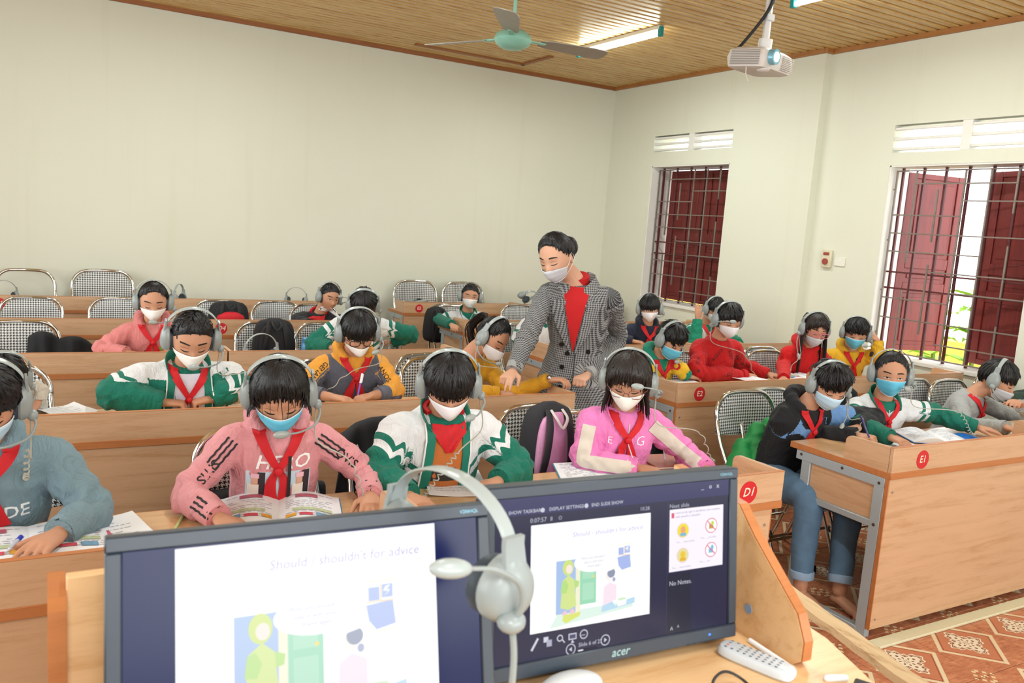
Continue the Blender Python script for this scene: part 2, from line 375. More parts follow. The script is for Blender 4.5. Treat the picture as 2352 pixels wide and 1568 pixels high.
# floor: patterned tiles, each one set in its joint
def tile_mat():
    n = NT('floor_tile'); o = n.sep(n.co('Object')); X, Y = o[0], o[1]; p = n.n('ShaderNodeNewGeometry').outputs['Position']
    ab = lambda v: n.math('ABSOLUTE', v)
    d = n.math('ADD', ab(X), ab(Y)); g = n.noise(n.map(p, (1, 1, 1)), 9, 5, .7, 1.5); g2 = n.noise(n.map(p, (5, 30, 1), rot=(0, 0, .8)), 3, 4, .7)
    marble = n.ramp(n.math('ADD', n.math('MULTIPLY', g, .5), n.math('MULTIPLY', g2, .5)), [(.3, lin('8c4630')), (.48, lin('b06a4a')), (.62, lin('c98560')), (.8, lin('d9a582'))])
    dia = n.mix(g, lin('b5664a'), lin('c07a56'))
    ins = n.math('LESS_THAN', d, .192); col = n.mix(ins, marble, dia)
    bor = n.math('MULTIPLY', n.math('LESS_THAN', d, .192), n.math('GREATER_THAN', d, .168)); col = n.mix(bor, col, lin('ddccaa'))
    lin1 = n.math('LESS_THAN', ab(n.math('SUBTRACT', d, .160)), .0022); col = n.mix(lin1, col, lin('6a2f22'))
    # rosette
    r = n.math('SQRT', n.math('ADD', n.math('MULTIPLY', X, X), n.math('MULTIPLY', Y, Y))); th = n.math('ARCTAN2', Y, X)
    lobe = n.math('MULTIPLY', n.math('COSINE', n.math('MULTIPLY', th, 4)), .018); lobe2 = n.math('MULTIPLY', n.math('COSINE', n.math('MULTIPLY', th, 16)), .006)
    edge = n.math('ADD', n.math('ADD', lobe, lobe2), .080)
    ros = n.math('LESS_THAN', r, edge); col = n.mix(ros, col, lin('e4d9c0'))
    ring = n.math('LESS_THAN', ab(n.math('SUBTRACT', r, n.math('SUBTRACT', edge, .012))), .0035); col = n.mix(ring, col, lin('8f5a48'))
    pet = n.math('GREATER_THAN', n.math('MULTIPLY', n.math('SINE', n.math('MULTIPLY', r, 170)), n.math('COSINE', n.math('MULTIPLY', th, 8))), .45)
    pet = n.math('MULTIPLY', pet, n.math('LESS_THAN', r, n.math('SUBTRACT', edge, .018))); col = n.mix(pet, col, lin('7d3b38'))
    # small ornament at the tile corners
    cx = n.math('SUBTRACT', .205, ab(X)); cy = n.math('SUBTRACT', .205, ab(Y)); rc = n.math('ADD', cx, cy)
    o1 = n.math('MULTIPLY', n.math('LESS_THAN', rc, .075), n.math('GREATER_THAN', n.math('SINE', n.math('MULTIPLY', n.math('SUBTRACT', cx, cy), 150)), -.1))
    o1 = n.math('MULTIPLY', o1, n.math('GREATER_THAN', n.math('SINE', n.math('MULTIPLY', rc, 160)), -.2)); col = n.mix(o1, col, lin('dcc49a'))
    n.set(col, .16, 0, .5); return n.m
MT = tile_mat()
fl_ = struct('floor', MB().box((XL, YF, -.15), (XN+.3, YB, -.004), 0), plain('8a6a55', .8))
tm = MB().box((-.2035, -.2035, -.02), (.2035, .2035, 0), .0012); first = None
for i in range(-7, 7):
    for j in range(-3, 12):
        x, y = .41*i, -.185+.41*j
        if y > 4.6 or (x < -2.3): continue
        if first is None: c = first = tm.build('tile', MT, fl_, smooth=False)
        else: c = first.copy(); COL.objects.link(c)
        c.location = (x, y, 0)
# wall fittings
o = thing('wall_switch', 'cream wall switch with a round red push button between the two windows', 'switch', at(1902, 594, X=XN))
p = at(1902, 594, X=XN)
MB().box((XN-.03, p[1]-.05, p[2]-.078), (XN-.001, p[1]+.05, p[2]+.078), .008).build('housing', plain('d9d2b4', .5), o)
MB().tube([(XN-.045, p[1], p[2]-.025), (XN-.028, p[1], p[2]-.025)], .027, 20).build('button', plain('9c463c', .45), o)
MB().box((XN-.034, p[1]-.03, p[2]+.03), (XN-.028, p[1]+.03, p[2]+.055), .002).build('indicator', plain('9c4438', .5), o)
p = at(1930, 601, X=XN)
o = tag(MB().box((XN-.012, p[1]-.055, p[2]-.038), (XN-.001, p[1]+.055, p[2]+.038), .004).build('socket_plate', plain('e8e6da', .5)), 'blank white socket plate beside the red button switch', 'socket')
o = MB().box((-.02, -.075, .0), (2.66, -.012, .012), .003); tag(o.build('cable_trunking', plain('d6cfae', .6)), 'cream cable trunking along the floor under desk E1', 'trunking')
# ------------------------------------------------------------------ ceiling things
fx, fy, fz = at(1178, 92, Y=2.82)
fan = thing('ceiling_fan', 'pale green three-blade ceiling fan with grey blades', 'fan', (fx, fy, HC))
MF = plain('8fc7b6', .35, .2, .04); MFB = plain('9a938a', .4, .3, .15, 10)
MB().tube([(fx, fy, HC), (fx, fy, fz+.1)], .012, 10).build('downrod', MF, fan)
rg = lambda z, r: V3(fx, fy, z)+np.stack([np.cos(np.arange(28)*2*PI/28)*r, np.sin(np.arange(28)*2*PI/28)*r, np.zeros(28)], 1)
MB().loft([rg(HC-.01, .05), rg(HC-.05, .05), rg(HC-.12, .02)]).build('canopy_cup', MF, fan)
MB().loft([rg(fz+.075, .03), rg(fz+.06, .07), rg(fz+.03, .115), rg(fz, .125), rg(fz-.03, .11), rg(fz-.055, .07), rg(fz-.062, .03)]).build('motor_housing', MF, fan)
for a0 in (357, 117, 237):
    a = math.radians(a0); d = V3(math.cos(a), math.sin(a), 0); s_ = V3(-math.sin(a), math.cos(a), 0)
    o = V3(fx, fy, fz+.01); b = MB(); rings = []
    for t, w_ in ((.2, .04), (.26, .055), (.4, .066), (.6, .078), (.69, .07), (.71, .035)):
        c = o+d*t; u_ = V3(0, 0, 1)*-.2*w_; tk = V3(0, 0, .0025)
        rings.append(np.array([c-s_*w_-u_-tk, c+s_*w_+u_-tk, c+s_*w_+u_+tk, c-s_*w_-u_+tk]))
    b.loft(rings).build('blade', MFB, fan)
    MB().box((.10, -.018, -.006), (.24, .018, .004), .002, rotz(a), o).build('blade_arm', MF, fan)
def tube_light(x, y0, y1, label):
    t = thing('tube_light', label, 'light', (x, (y0+y1)/2, HC)); z = HC-.055
    MB().box((x-.022, y0, HC-.035), (x+.022, y1, HC-.0), .004).build('batten', plain('e6e4da', .5), t)
    MB().tube([(x, y0+.03, z-.01), (x, y1-.03, z-.01)], .018, 12).build('tube', emis('f4fff6', 30.), t)
    for y in (y0, y1): MB().box((x-.02, y-.02, z-.035), (x+.02, y+.02, HC-.01), .006).build('lamp_holder', plain('1f8f92', .4), t)
tube_light(1.3, 3.47, 4.67, 'lit fluorescent tube on the ceiling behind the fan blade')
tube_light(1.4, .97, 2.17, 'lit fluorescent tube at the top edge above the projector')
# projector
P = at(1745, 143, Y=1.55); pr = thing('projector', 'white ceiling projector with lit round lens on a pole', 'projector', P)
MP = plain('cfc8c2', .45, 0, .03); Rp = rotz(math.radians(14))@rotx(math.radians(5))@(np.eye(3)*1.1)
def prf(a, b, c): return P+Rp@V3(a, b, c)
rings = []
for z, i in ((-.055, .035), (-.045, .008), (0, 0), (.04, .006), (.055, .03)):
    q = []
    for k in range(40):
        th = 2*PI*k/40; c_, s_ = math.cos(th), math.sin(th)
        x = (.155-i)*math.copysign(abs(c_)**.28, c_); y = (.12-i)*math.copysign(abs(s_)**.28, s_); q.append(prf(x, y, z))
    rings.append(np.array(q))
MB().loft(rings).build('housing', MP, pr)
for k in range(9):
    z = -.035+k*.0085
    MB().box((-.1575, -.09, z-.0018), (-.1545, .08, z+.0018), .0005, Rp, P).build('vent_slat', plain('8d847c', .6), pr)
    MB().box((-.12 if k > 20 else .02, -.1225, z-.0018), (.13, -.1195, z+.0018), .0005, Rp, P).build('vent_slat', plain('b7aea6', .6), pr)
ln = MB(); ln.tube([prf(-.085, -.10, .01), prf(-.085, -.145, .01)], .042, 28); lens = ln.build('lens_ring', plain('7fb4c8', .3, .3), pr)
MB().tube([prf(-.085, -.14, .01), prf(-.085, -.147, .01)], .027, 24).build('lens', emis('e8fbff', 5.), lens)
MB().ell(prf(-.085, -.08, -.05), (.035, .04, .02)).build('lens_bulge', MP, pr)
MB().tube([prf(.02, 0, .05), prf(.02, 0, .12)], .04, 14).build('bracket', plain('d8d6d4', .4), pr)
q = prf(.02, 0, .1); MB().tube([q, (q[0], q[1], HC)], .021, 14).build('pole', plain('d4d4d2', .35, .1), pr)
MB().box((q[0]-.028, q[1]-.028, q[2]+.12), (q[0]+.028, q[1]+.028, q[2]+.16), .004).build('collar', plain('c4c4c4', .35), pr)
c1 = bez([prf(-.1, .1, .045), prf(-.06, .08, .09), V3(q[0]-.02, q[1]-.03, q[2]+.2), V3(q[0]-.01, q[1]-.03, q[2]+.4), V3(q[0]-.012, q[1]-.03, HC)], 8)
MB().tube(c1, .009, 8).build('cable', M['black'], pr)
MB().tube(c1+V3(.014, 0, .01), .006, 8).build('cable', M['dark'], pr)
MB().tube(bez([prf(-.15, -.02, -.05), prf(-.155, -.03, -.09), prf(-.14, -.04, -.12)], 6), .003, 6).build('strap', plain('d8ccb8', .6), pr)
# ------------------------------------------------------------------ desks
SD, HT, HB, TZ = 1.3623, .855, .718, .745
def number_disc(parent, x, y, txt, r=.041):
    d = MB().tube([(x, y-.0015, .792), (x, y-.0002, .792)], r, 32).build('number_disc', plain('c8202a', .4), parent)
    t = MB(); put_text(t, txt, .044, lambda a, b: (x+a, y-.0019, .793+b), .012, .25 if txt[0] == 'D' else .08); t.build('lettering', plain('f0dcc4', .5), d, smooth=False)
    return d
def desk(x0, x1, y, label, sign=None, sx=.2, frame_left=True, grp=None, over=0.0, d=.54):
    t = thing('pupil_desk', label, 'desk', ((x0+x1)/2, y+.27, 0), grp)
    MB().box((x0, y+.0, HB+.002), (x1, y+d, TZ), .002).build('tabletop', M['top'], t)
    MB().box((x0-.001, y-.0025, HB), (x1+.001, y+.004, TZ+.001), .001).box((x0-.002, y, HB), (x0+.002, y+d, TZ+.0005), .001).box((x1-.002, y, HB), (x1+.002, y+d, TZ+.0005), .001).box((x0, y+d-.002, HB), (x1, y+d+.001, TZ+.0005), .001).build('edge_band', M['edge'], t)
    MB().box((x0, y, TZ), (x1, y+.018, HT), .0015).build('modesty_panel', M['lam'], t)
    MB().box((x0-.0005, y-.0005, HT-.001), (x1+.0005, y+.0185, HT+.001), .0005).build('edge_strip', M['edge'], t)
    for x in (x0, x1-.018):
        pl = [(y+.019, TZ), (y+.24, TZ), (y+.24, HT-.03)]+[(y+.24-.025*(1-math.cos(a)), HT-.03+.028*math.sin(a)) for a in np.linspace(.3, PI/2, 5)]+[(y+.019, HT)]
        MB().prism(pl, lambda a, b, c: (c, a, b), x, x+.018).build('end_board', M['lamv'], t)
    MB().box((x0+over, y+.004, .045), (x1-over, y+.022, HB), .0015).build('front_panel', M['lam'], t)
    MB().box((x0+over-.001, y+.003, .044), (x0+over+.004, y+.023, HB), .001).build('panel_edge', M['edge'], t); MB().box((x1-over-.004, y+.003, .044), (x1-over+.001, y+.023, HB), .001).build('panel_edge', M['edge'], t)
    for x in (x0+over, x1-over-.04):
        f = MB(); f.box((x, y+.025, 0), (x+.035, y+.075, HB-.003), .002); f.box((x+.0004, y+d-.125, .03), (x+.0353, y+d-.075, HB-.003), .002)
        f.box((x-.001, y+.024, HB-.045), (x+.036, y+d-.04, HB-.001), .002).box((x+.0008, y+.07, .49), (x+.034, y+d-.12, .52), .003).box((x-.0008, y+.07, .001), (x+.0342, y+d-.07, .035), .002)
        fr = f.build('steel_frame', M['steel'], t)
        MB().box((x+.010, y+.076, .52), (x+.024, y+d-.126, HB-.046), .001).build('side_panel', M['lamv'], t)
        xs = x-.002 if x < (x0+x1)/2 else x+.038
        for yy, zz in ((.05, .69), (.05, .505), (d-.10, .505), (.24, .70), (d-.07, .70)):
            MB().tube([(xs, y+yy, zz), (xs+.005*(1 if xs > x else 1), y+yy, zz)], .007, 10).build('bolt', M['screw'], fr)
    for zz in (.09, .66):
        for x in (x0+over+.03, x1-over-.03): MB().tube([(x, y+.001, zz), (x, y+.006, zz)], .005, 10).build('screw', plain('b9b1a4', .3, .8), t)
    MB().box((x0+.05, y+.05, .60), (x1-.05, y+d-.14, .612), .001).build('under_shelf', M['lam'], t)
    if sign: number_disc(t, x0+sx, y, sign)
    return t
DD = -.1085; XD = -.7675
rown = ['front', 'second', 'third', 'fourth', 'back']
for k in range(5):
    y = DD+k*SD
    desk(-2.19, XD, y, 'wood laminate desk %s in the left block of the %s row' % ('marked '+'D%d' % (k+1) if k in (0, 3) else 'beside the aisle', rown[k]), {0: 'D1', 3: 'D4'}.get(k), 1.25 if k == 0 else .2, over=.04, d=.54 if k < 4 else .42)
    desk(-3.63, -2.20, y, 'wood laminate desk at the far left edge of the %s row' % rown[k], 'C5' if k == 4 else None, .24, over=.04, d=.54 if k < 4 else .42)
for k in range(5):
    y = k*SD
    desk(0, 1.325, y, 'wood laminate desk %s at the aisle end of the right block, %s row' % ('marked E%d' % (k+1) if k in (0, 1, 4) else 'without visible number', rown[k]), {0: 'E1', 1: 'E2', 4: 'E5'}.get(k), .2 if k == 0 else .16, d=.54 if k < 4 else .42)
    desk(1.335, 2.66, y, 'wood laminate desk on the window side of the right block, %s row' % rown[k], d=.54 if k < 4 else .42)
# ------------------------------------------------------------------ folding chairs
def hound(name, period, c1, c2, ax=('X', 'Z'), rough=.35, attr=None):
    n = NT(name); o = n.sep(n.attr(attr) if attr else n.co()); idx = {'X': 0, 'Y': 1, 'Z': 2}
    u = n.math('MULTIPLY', o[idx[ax[0]]], 1/period); v = n.math('MULTIPLY', o[idx[ax[1]]], 1/period)
    a = n.math('LESS_THAN', n.math('FRACT', u), .5); b = n.math('LESS_THAN', n.math('FRACT', v), .5)
    t = n.math('LESS_THAN', n.math('FRACT', n.math('MULTIPLY', n.math('ADD', u, v), 2)), .5)
    f = n.math('ADD', n.math('MULTIPLY', a, t), n.math('MULTIPLY', b, n.math('SUBTRACT', 1, t)))
    n.set(n.mix(f, lin(c1), lin(c2)), rough, 0, .5); return n.m
MHB = hound('houndstooth_vinyl', .0165, '1c1d22', 'e4e6e4'); MHS = hound('houndstooth_vinyl_seat', .0165, '1c1d22', 'e4e6e4', ('X', 'Y'))
def chair_frame(r=.0115):
    'back hoop running down into the front legs'
    pts = [(-.215, -.20, .0), (-.215, .0, .43), (-.214, .12, .62), (-.207, .172, .73)]
    n = 7; arc = [(-.207+.115*(1-math.cos(a)), .180+.024*math.sin(a), .76+.113*math.sin(a)) for a in np.linspace(0, PI/2, n)]
    arc2 = [(-x, y, z) for x, y, z in arc[::-1]]
    P = pts+arc+[(0, .212, .875)]+arc2+[(-x, y, z) for x, y, z in pts[::-1]]
    return bez(P, 3)
def make_chair():
    t = thing('folding_chair', None, 'chair')
    MB().tube(chair_frame(), .0115, 10).build('back_frame', M['chrome'], t)
    rear = bez([(-.19, .22, 0), (-.19, .08, .30), (-.188, -.10, .43), (-.12, -.14, .435), (.12, -.14, .435), (.188, -.10, .43), (.19, .08, .30), (.19, .22, 0)], 4)
    MB().tube(rear, .0105, 9).build('rear_frame', M['chrome'], t)
    MB().tube([(-.215, -.12, .17), (.215, -.12, .17)], .008, 8).build('stretcher', M['chrome'], t)
    MB().tube([(-.19, .14, .17), (.19, .14, .17)], .008, 8).build('stretcher', M['chrome'], t)
    for x, y in ((-.215, -.2), (.215, -.2), (-.19, .22), (.19, .22)): MB().tube([(x, y, 0), (x, y*.98, .03)], .015, 9).build('leg_tip', M['rubber'], t)
    # curved padded back
    rings = []; xs = np.linspace(-1, 1, 25)
    def pad(xn, side):
        hw = .19; x = xn*hw; e = (1-abs(xn)**5)
        yb = .185-.028*(xn*xn-1)*-1*1.0
        return x, yb, e
    A = []
    for xn in xs:
        x = xn*.2; cy = .186-.022*(1-xn*xn)*-1; top = .871-.112*abs(xn)**4.2; bot = .645+.018*xn*xn-.004; th = .013*(1-.3*abs(xn)**6)
        ring = []
        for k in range(14):
            a = 2*PI*k/14; c_, s_ = math.cos(a), math.sin(a); z = (top+bot)/2+(top-bot)/2*math.copysign(abs(s_)**.45, s_)
            ring.append((x, cy+th*math.copysign(abs(c_)**.8, c_)+(.78-z)*-.06, z))
        A.append(np.array(ring))
    MB().loft(A).build('backrest', MHB, t)
    rings = []
    for z, i in ((.425, .02), (.43, .004), (.445, 0), (.457, .006), (.462, .03)):
        rings.append(np.array([((.195-i)*math.copysign(abs(math.cos(a))**.5, math.cos(a)), -.01+(.195-i)*math.copysign(abs(math.sin(a))**.5, math.sin(a)), z) for a in np.arange(32)*2*PI/32]))
    MB().loft(rings).build('seat', MHS, t)
    return t
chair0 = make_chair(); used = [False]; CH = []
def chair(x, y, label, rz=0, z=0, sc=1., grp=None):
    c = chair0 if not used[0] else copy_tree(chair0); used[0] = True
    c.location = (x, y, z); c.rotation_euler = (0, 0, math.radians(rz)); c['label'] = label; c['group'] = grp or 'houndstooth folding chairs'
    if sc != 1: c.scale = (sc, sc, sc)
    return c
def crow(p, k, col='D'): return (DD if col == 'D' else 0)+k*SD+p
# empty chairs seen over the desks (x of the seat, row, offset)
G = 'empty houndstooth folding chairs'
def echair(px_, k, col, label, off=.86, **kw):
    y = crow(off, k, col); x = at(px_[0], px_[1], Y=y+.19)[0]; return chair(x, y, label, grp=G, **kw)
echair((1240, 920), 0, 'D', 'front row chair holding the pink and black backpack')
echair((985, 815), 1, 'D', 'empty chair in the second row right behind the boy in the orange shirt', rz=4)
echair((48, 750), 2, 'D', 'third row chair with a black jacket hanging over its right side')
echair((612, 750), 2, 'D', 'third row chair with the flat black backpack')
echair((745, 750), 2, 'D', 'third row chair behind the boy in black glasses, by the blue bottle', off=.84)
echair((72, 683), 3, 'D', 'wide fourth row chair at the left edge under the bare chair hoop')
echair((272, 704), 3, 'D', 'fourth row chair just left of the girl in the pink hood', off=.9)
echair((505, 690), 3, 'D', 'fourth row chair carrying the black bag with the red cloth')
echair((635, 692), 3, 'D', 'fourth row chair directly left of the boy in the black jacket')
echair((470, 668), 4, 'D', 'back row chair by the wall above the red D4 disc')
echair((604, 672), 4, 'D', 'back row chair by the wall, second to the right of the D4 disc')
echair((1025, 703), 3, 'E', 'right block chair with the black bag beside the smiling boy', off=.80, rz=-12)
echair((1192, 712), 3, 'E', 'right block chair half hidden behind the teacher, fourth row')
echair((1192, 762), 2, 'E', 'right block chair half hidden behind the teacher, third row', off=.86)
echair((1750, 800), 1, 'E', 'empty chair between the boy and the girl in red')
echair((1765, 893), 0, 'E', 'front right chair with the green mesh bag hanging on it')
echair((2185, 858), 0, 'E', 'empty front right chair left of the boy in grey')
# taller chairs against the back wall, one with a bare hoop
for px_, lb in (((237, 625), 'tall chair against the back wall, left of the girl in the pink hood'), ((957, 642), 'tall chair against the back wall right above the E5 disc'), ((1066, 646), 'tall chair against the back wall behind the smiling boy')):
    y = 5.72; x = at(px_[0], px_[1], Y=y+.2)[0]; chair(x, y, lb, sc=1.17, grp='tall chairs against the back wall')
x = at(58, 620, Y=5.92)[0]
hc = thing('chair_frame', 'bare chrome chair hoop without a pad by the back wall, far left', 'chair', (x, 5.72, 0))
P_ = chair_frame()*V3(1.05, 1, 1.155)+V3(x, 5.72, 0); MB().tube(P_, .0135, 10).build('back_frame', M['chrome'], hc)
MB().tube([(x-.19, 5.94, 0), (x-.19, 5.62, .45), (x+.19, 5.62, .45), (x+.19, 5.94, 0)], .0115, 8).build('rear_frame', M['chrome'], hc)
# ------------------------------------------------------------------ headsets (local frame: x to the wearer's left, -y forward)
def cup_ring(x, ry, rz, s, zc=-.01, top=.0, n=28, yc=.004):
    out = []
    for k in range(n):
        a = 2*PI*k/n; y = ry*math.cos(a); z = rz*math.sin(a)
        if z > 0: y *= (1-.35*(z/rz)**2*top*10 if top else 1); z *= (1+top*6)
        out.append((s*x, yc+y, zc+z))
    return np.array(out)
def headset_parts(t, boom='mouth', side=1, cable=None, M1=None):
    Mg = M['hgrey']
    th = np.linspace(-.02, PI+.02, 27); rings = []
    for a in th:                                                     # head band
        c = V3(.098*math.cos(a), .004, .035+.092*math.sin(a)); n_ = V3(math.cos(a), 0, math.sin(a)); w_ = .0125*(1-.25*abs(math.cos(a))); h = .0022
        rings.append(np.array([c+n_*q+V3(0, p, 0) for p, q in ((-w_, -h*.4), (-w_*.7, h), (w_*.7, h), (w_, -h*.4), (w_*.8, -h), (-w_*.8, -h))]))
    MB().loft(rings).build('headband', M['hlight'], t)
    for s in (1, -1):
        sh = MB(); sh.loft([cup_ring(.079, .031, .041, s, top=.0), cup_ring(.084, .035, .045, s, top=.03), cup_ring(.094, .0345, .044, s, top=.05), cup_ring(.104, .030, .038, s, top=.05), cup_ring(.111, .021, .027, s, top=.04), cup_ring(.1135, .009, .012, s)])
        cup = sh.build('ear_cup', Mg, t)
        yk = MB(); yk.loft([np.array([V3(s*((.1035 if z < .03 else .1005 if z < .055 else .097)+q), .004+p, z) for p, q in ((-w_, -.003), (-w_, .003), (w_, .003), (w_, -.003))]) for z, w_ in ((-.012, .021), (.012, .018), (.036, .0145), (.060, .0135), (.072, .0135))]).build('slider', Mg, t)
        pd = MB(); pd.loft([cup_ring(.064, .020, .027, s), cup_ring(.062, .029, .038, s), cup_ring(.067, .0335, .043, s), cup_ring(.075, .0335, .043, s), cup_ring(.081, .030, .040, s)]).build('ear_pad', M['hpad'], cup)
    s = side; p0 = V3(s*.112, -.006, -.040); mat = Mg
    ends = {'mouth': [V3(s*.118, -.03, -.055), V3(s*.10, -.075, -.068), V3(s*.055, -.108, -.07), V3(s*.018, -.118, -.068)],
            'low': [V3(s*.12, -.03, -.07), V3(s*.095, -.07, -.095), V3(s*.05, -.10, -.10), V3(s*.015, -.108, -.098)],
            'up': [V3(s*.128, -.05, -.02), V3(s*.125, -.088, .005), V3(s*.09, -.118, .022), V3(s*.055, -.122, .024)],
            'cheek': [V3(s*.12, -.035, -.05), V3(s*.105, -.07, -.06), V3(s*.09, -.098, -.062), V3(s*.075, -.112, -.06)],
            'hang': [V3(s*.124, -.004, -.01), V3(s*.126, -.014, .025), V3(s*.122, -.045, .052), V3(s*.117, -.078, .062)],
            'down': [V3(s*.12, -.02, -.09), V3(s*.118, -.035, -.13), V3(s*.11, -.045, -.16), V3(s*.105, -.05, -.175)]}[boom]
    path = bez([p0]+ends, 6); bm = MB(); bm.tube(path, np.linspace(.0042, .0028, len(path)), 8); bm.ell(p0, (.014, .016, .016), seg=12, rings=8)
    b = bm.build('microphone_boom', mat, t)
    d = nrm(path[-1]-path[-3]); e = path[-1]+d*.018; x_ = nrm(np.cross(d, V3(0, 0, 1))); R = np.stack([d, x_, np.cross(d, x_)], 1)
    MB().ell(e, (.024, .0115, .0125), R, 16, 10).build('microphone', M['hlight'], b)
    return path
def coil(path, r=.007, turns=14, tr=.0024, start=.45):
    'telephone-style cord: straight first, coiled towards its end'
    P = bez(path, 10); n = len(P); s_ = int(n*start); dense = []
    A = P[:s_]; B = P[s_:]; tt = np.linspace(0, 1, turns*9); idx = tt*(len(B)-1); i0 = np.minimum(idx.astype(int), len(B)-2); fr = (idx-i0)[:, None]
    C_ = B[i0]*(1-fr)+B[i0+1]*fr; T_ = np.gradient(C_, axis=0); T_ /= np.linalg.norm(T_, axis=1)[:, None]+1e-9
    a = V3(0, 0, 1); out = []
    for k, (c, t_) in enumerate(zip(C_, T_)):
        u_ = nrm(np.cross(t_, a+V3(.01, .02, 0))); v_ = np.cross(t_, u_); ph = tt[k]*turns*2*PI; g = min(1, k/8)
        out.append(c+(u_*math.cos(ph)+v_*math.sin(ph))*r*g)
    return MB().tube(np.vstack([A, np.array(out)]), tr, 6)
# ------------------------------------------------------------------ people
def skin_mat(c, r=.55):
    n = NT('skin'); v = n.co(); f = n.noise(v, 14, 4); g = n.noise(v, 160, 2)
    n.set(n.mix(f, tuple(x*.88 for x in lin(c)[:3])+(1,), tuple(min(1, x*1.08) for x in lin(c)[:3])+(1,)), r, 0, .35)
    n.b.inputs['Subsurface Weight'].default_value = .12; n.b.inputs['Subsurface Radius'].default_value = (.01, .004, .002); n.b.inputs['Subsurface Scale'].default_value = .6
    n.bump(g, .06, .001); return n.m
SK = [skin_mat('c38f72'), skin_mat('b37c5e'), skin_mat('cf9f84')]
def hair_mat(c='0e0d0f'):
    n = NT('hair'); v = n.co(); f = n.noise(n.map(v, (1, 1, .25)), 120, 3, .7)
    n.set(n.mix(f, tuple(x*.6 for x in lin(c)[:3])+(1,), tuple(x*1.9 for x in lin(c)[:3])+(1,)), .42, 0, .4); n.bump(f, .5, .003); return n.m
MHAIR = hair_mat(); MHAIR2 = hair_mat('1c1411')
def head_pos(D, feat=True):
    'analytic head surface for unit directions D (n, 3); -y is the face'
    x, y, z = D[:, 0], D[:, 1], D[:, 2]; zn = np.maximum(0, -z); zp = np.maximum(0, z); fr = np.maximum(0, -y)
    k = 1-.36*zn**1.8+.04*zp*(1-zp)
    X = .0725*x*k*(1+.10*(1-zn)*(np.abs(x)**1.5-np.abs(x)**4)); 
    Y = np.where(y < 0, .088*y*(1-.06*zp), .094*y*(1-.55*zn**1.4)); Y = Y+.004*zp
    Z = np.where(z < 0, .105*z*(1+.12*fr*zn), .108*z)
    Y = Y-.012*zn*fr**.5
    P = np.stack([X, Y, Z], 1)
    if feat:
        g = lambda a, s: np.exp(-(a/s)**2); m = (y < -.15)*np.clip((-y-.15)*3, 0, 1); ax = np.abs(X); d = np.zeros(len(D))
        d += .021*g(X, .0095)*np.clip(1-np.abs((Z+.034)/.03), 0, 1)**.7*(Z < .006)*np.where(Z > -.034, 1, np.clip(1-(-.034-Z)/.012, 0, 1))
        d += .006*g(ax-.010, .006)*g(Z+.036, .008)
        d -= .0075*g(ax-.031, .016)*g(Z-.002, .012); d += .0045*g(ax-.031, .011)*g(Z+.0, .0075)
        d += .0035*g(ax-.030, .02)*g(Z-.024, .009); d += .004*g(X, .019)*g(Z+.060, .005); d += .0045*g(X, .017)*g(Z+.071, .005)
        d -= .0035*g(X, .022)*g(Z+.0655, .0028); d += .005*g(X, .018)*g(Z+.092, .012); d += .004*g(ax-.042, .018)*g(Z+.03, .018)
        P[:, 1] -= d*m
    return P
def dirs(nu=44, nv=34):
    th = np.linspace(0, PI, nv)[1:-1]; ph = np.arange(nu)*2*PI/nu
    return [np.stack([np.sin(t)*np.cos(ph), np.sin(t)*np.sin(ph), np.full(nu, -math.cos(t))], 1) for t in th]
def remesh(mb, vox, it=4, fac=.5):
    me = bpy.data.meshes.new('r'); me.from_pydata(np.concatenate(mb.v).tolist(), [], mb.f); ob = bpy.data.objects.new('r', me); COL.objects.link(ob)
    m = ob.modifiers.new('r', 'REMESH'); m.mode = 'VOXEL'; m.voxel_size = vox
    s_ = ob.modifiers.new('s', 'SMOOTH'); s_.factor = fac; s_.iterations = it
    dg = bpy.context.evaluated_depsgraph_get(); dg.update(); ev = ob.evaluated_get(dg); m2 = bpy.data.meshes.new_from_object(ev)
    bpy.data.objects.remove(ob); bpy.data.meshes.remove(me)
    n = len(m2.vertices); V = np.empty(n*3); m2.vertices.foreach_get('co', V); return m2, V.reshape(-1, 3)
def bvh_of(me, V=None):
    n = len(me.vertices); V = np.empty(n*3); me.vertices.foreach_get('co', V)
    return BVHTree.FromPolygons(V.reshape(-1, 3).tolist(), [tuple(p.vertices) for p in me.polygons])
def put(me, name, mat, parent, shift=None):
    off = np.zeros(3); p = parent
    while p is not None: off += np.array(p.location); p = p.parent
    n = len(me.vertices); V = np.empty(n*3); me.vertices.foreach_get('co', V); V = V.reshape(-1, 3)-off; me.vertices.foreach_set('co', V.ravel())
    me.name = name; me.materials.clear()
    for q in (mat if isinstance(mat, list) else [mat]): me.materials.append(q)
    me.polygons.foreach_set('use_smooth', [True]*len(me.polygons)); me.update()
    o = bpy.data.objects.new(name, me); COL.objects.link(o); o.parent = parent; return o
def ray(b, p, d, back=.25, reach=.6):
    h = b.ray_cast(Vector(p-d*back), Vector(d), reach)
    if h[0] is None:
        h = b.find_nearest(Vector(p))
    return np.array(h[0]), np.array(h[1])
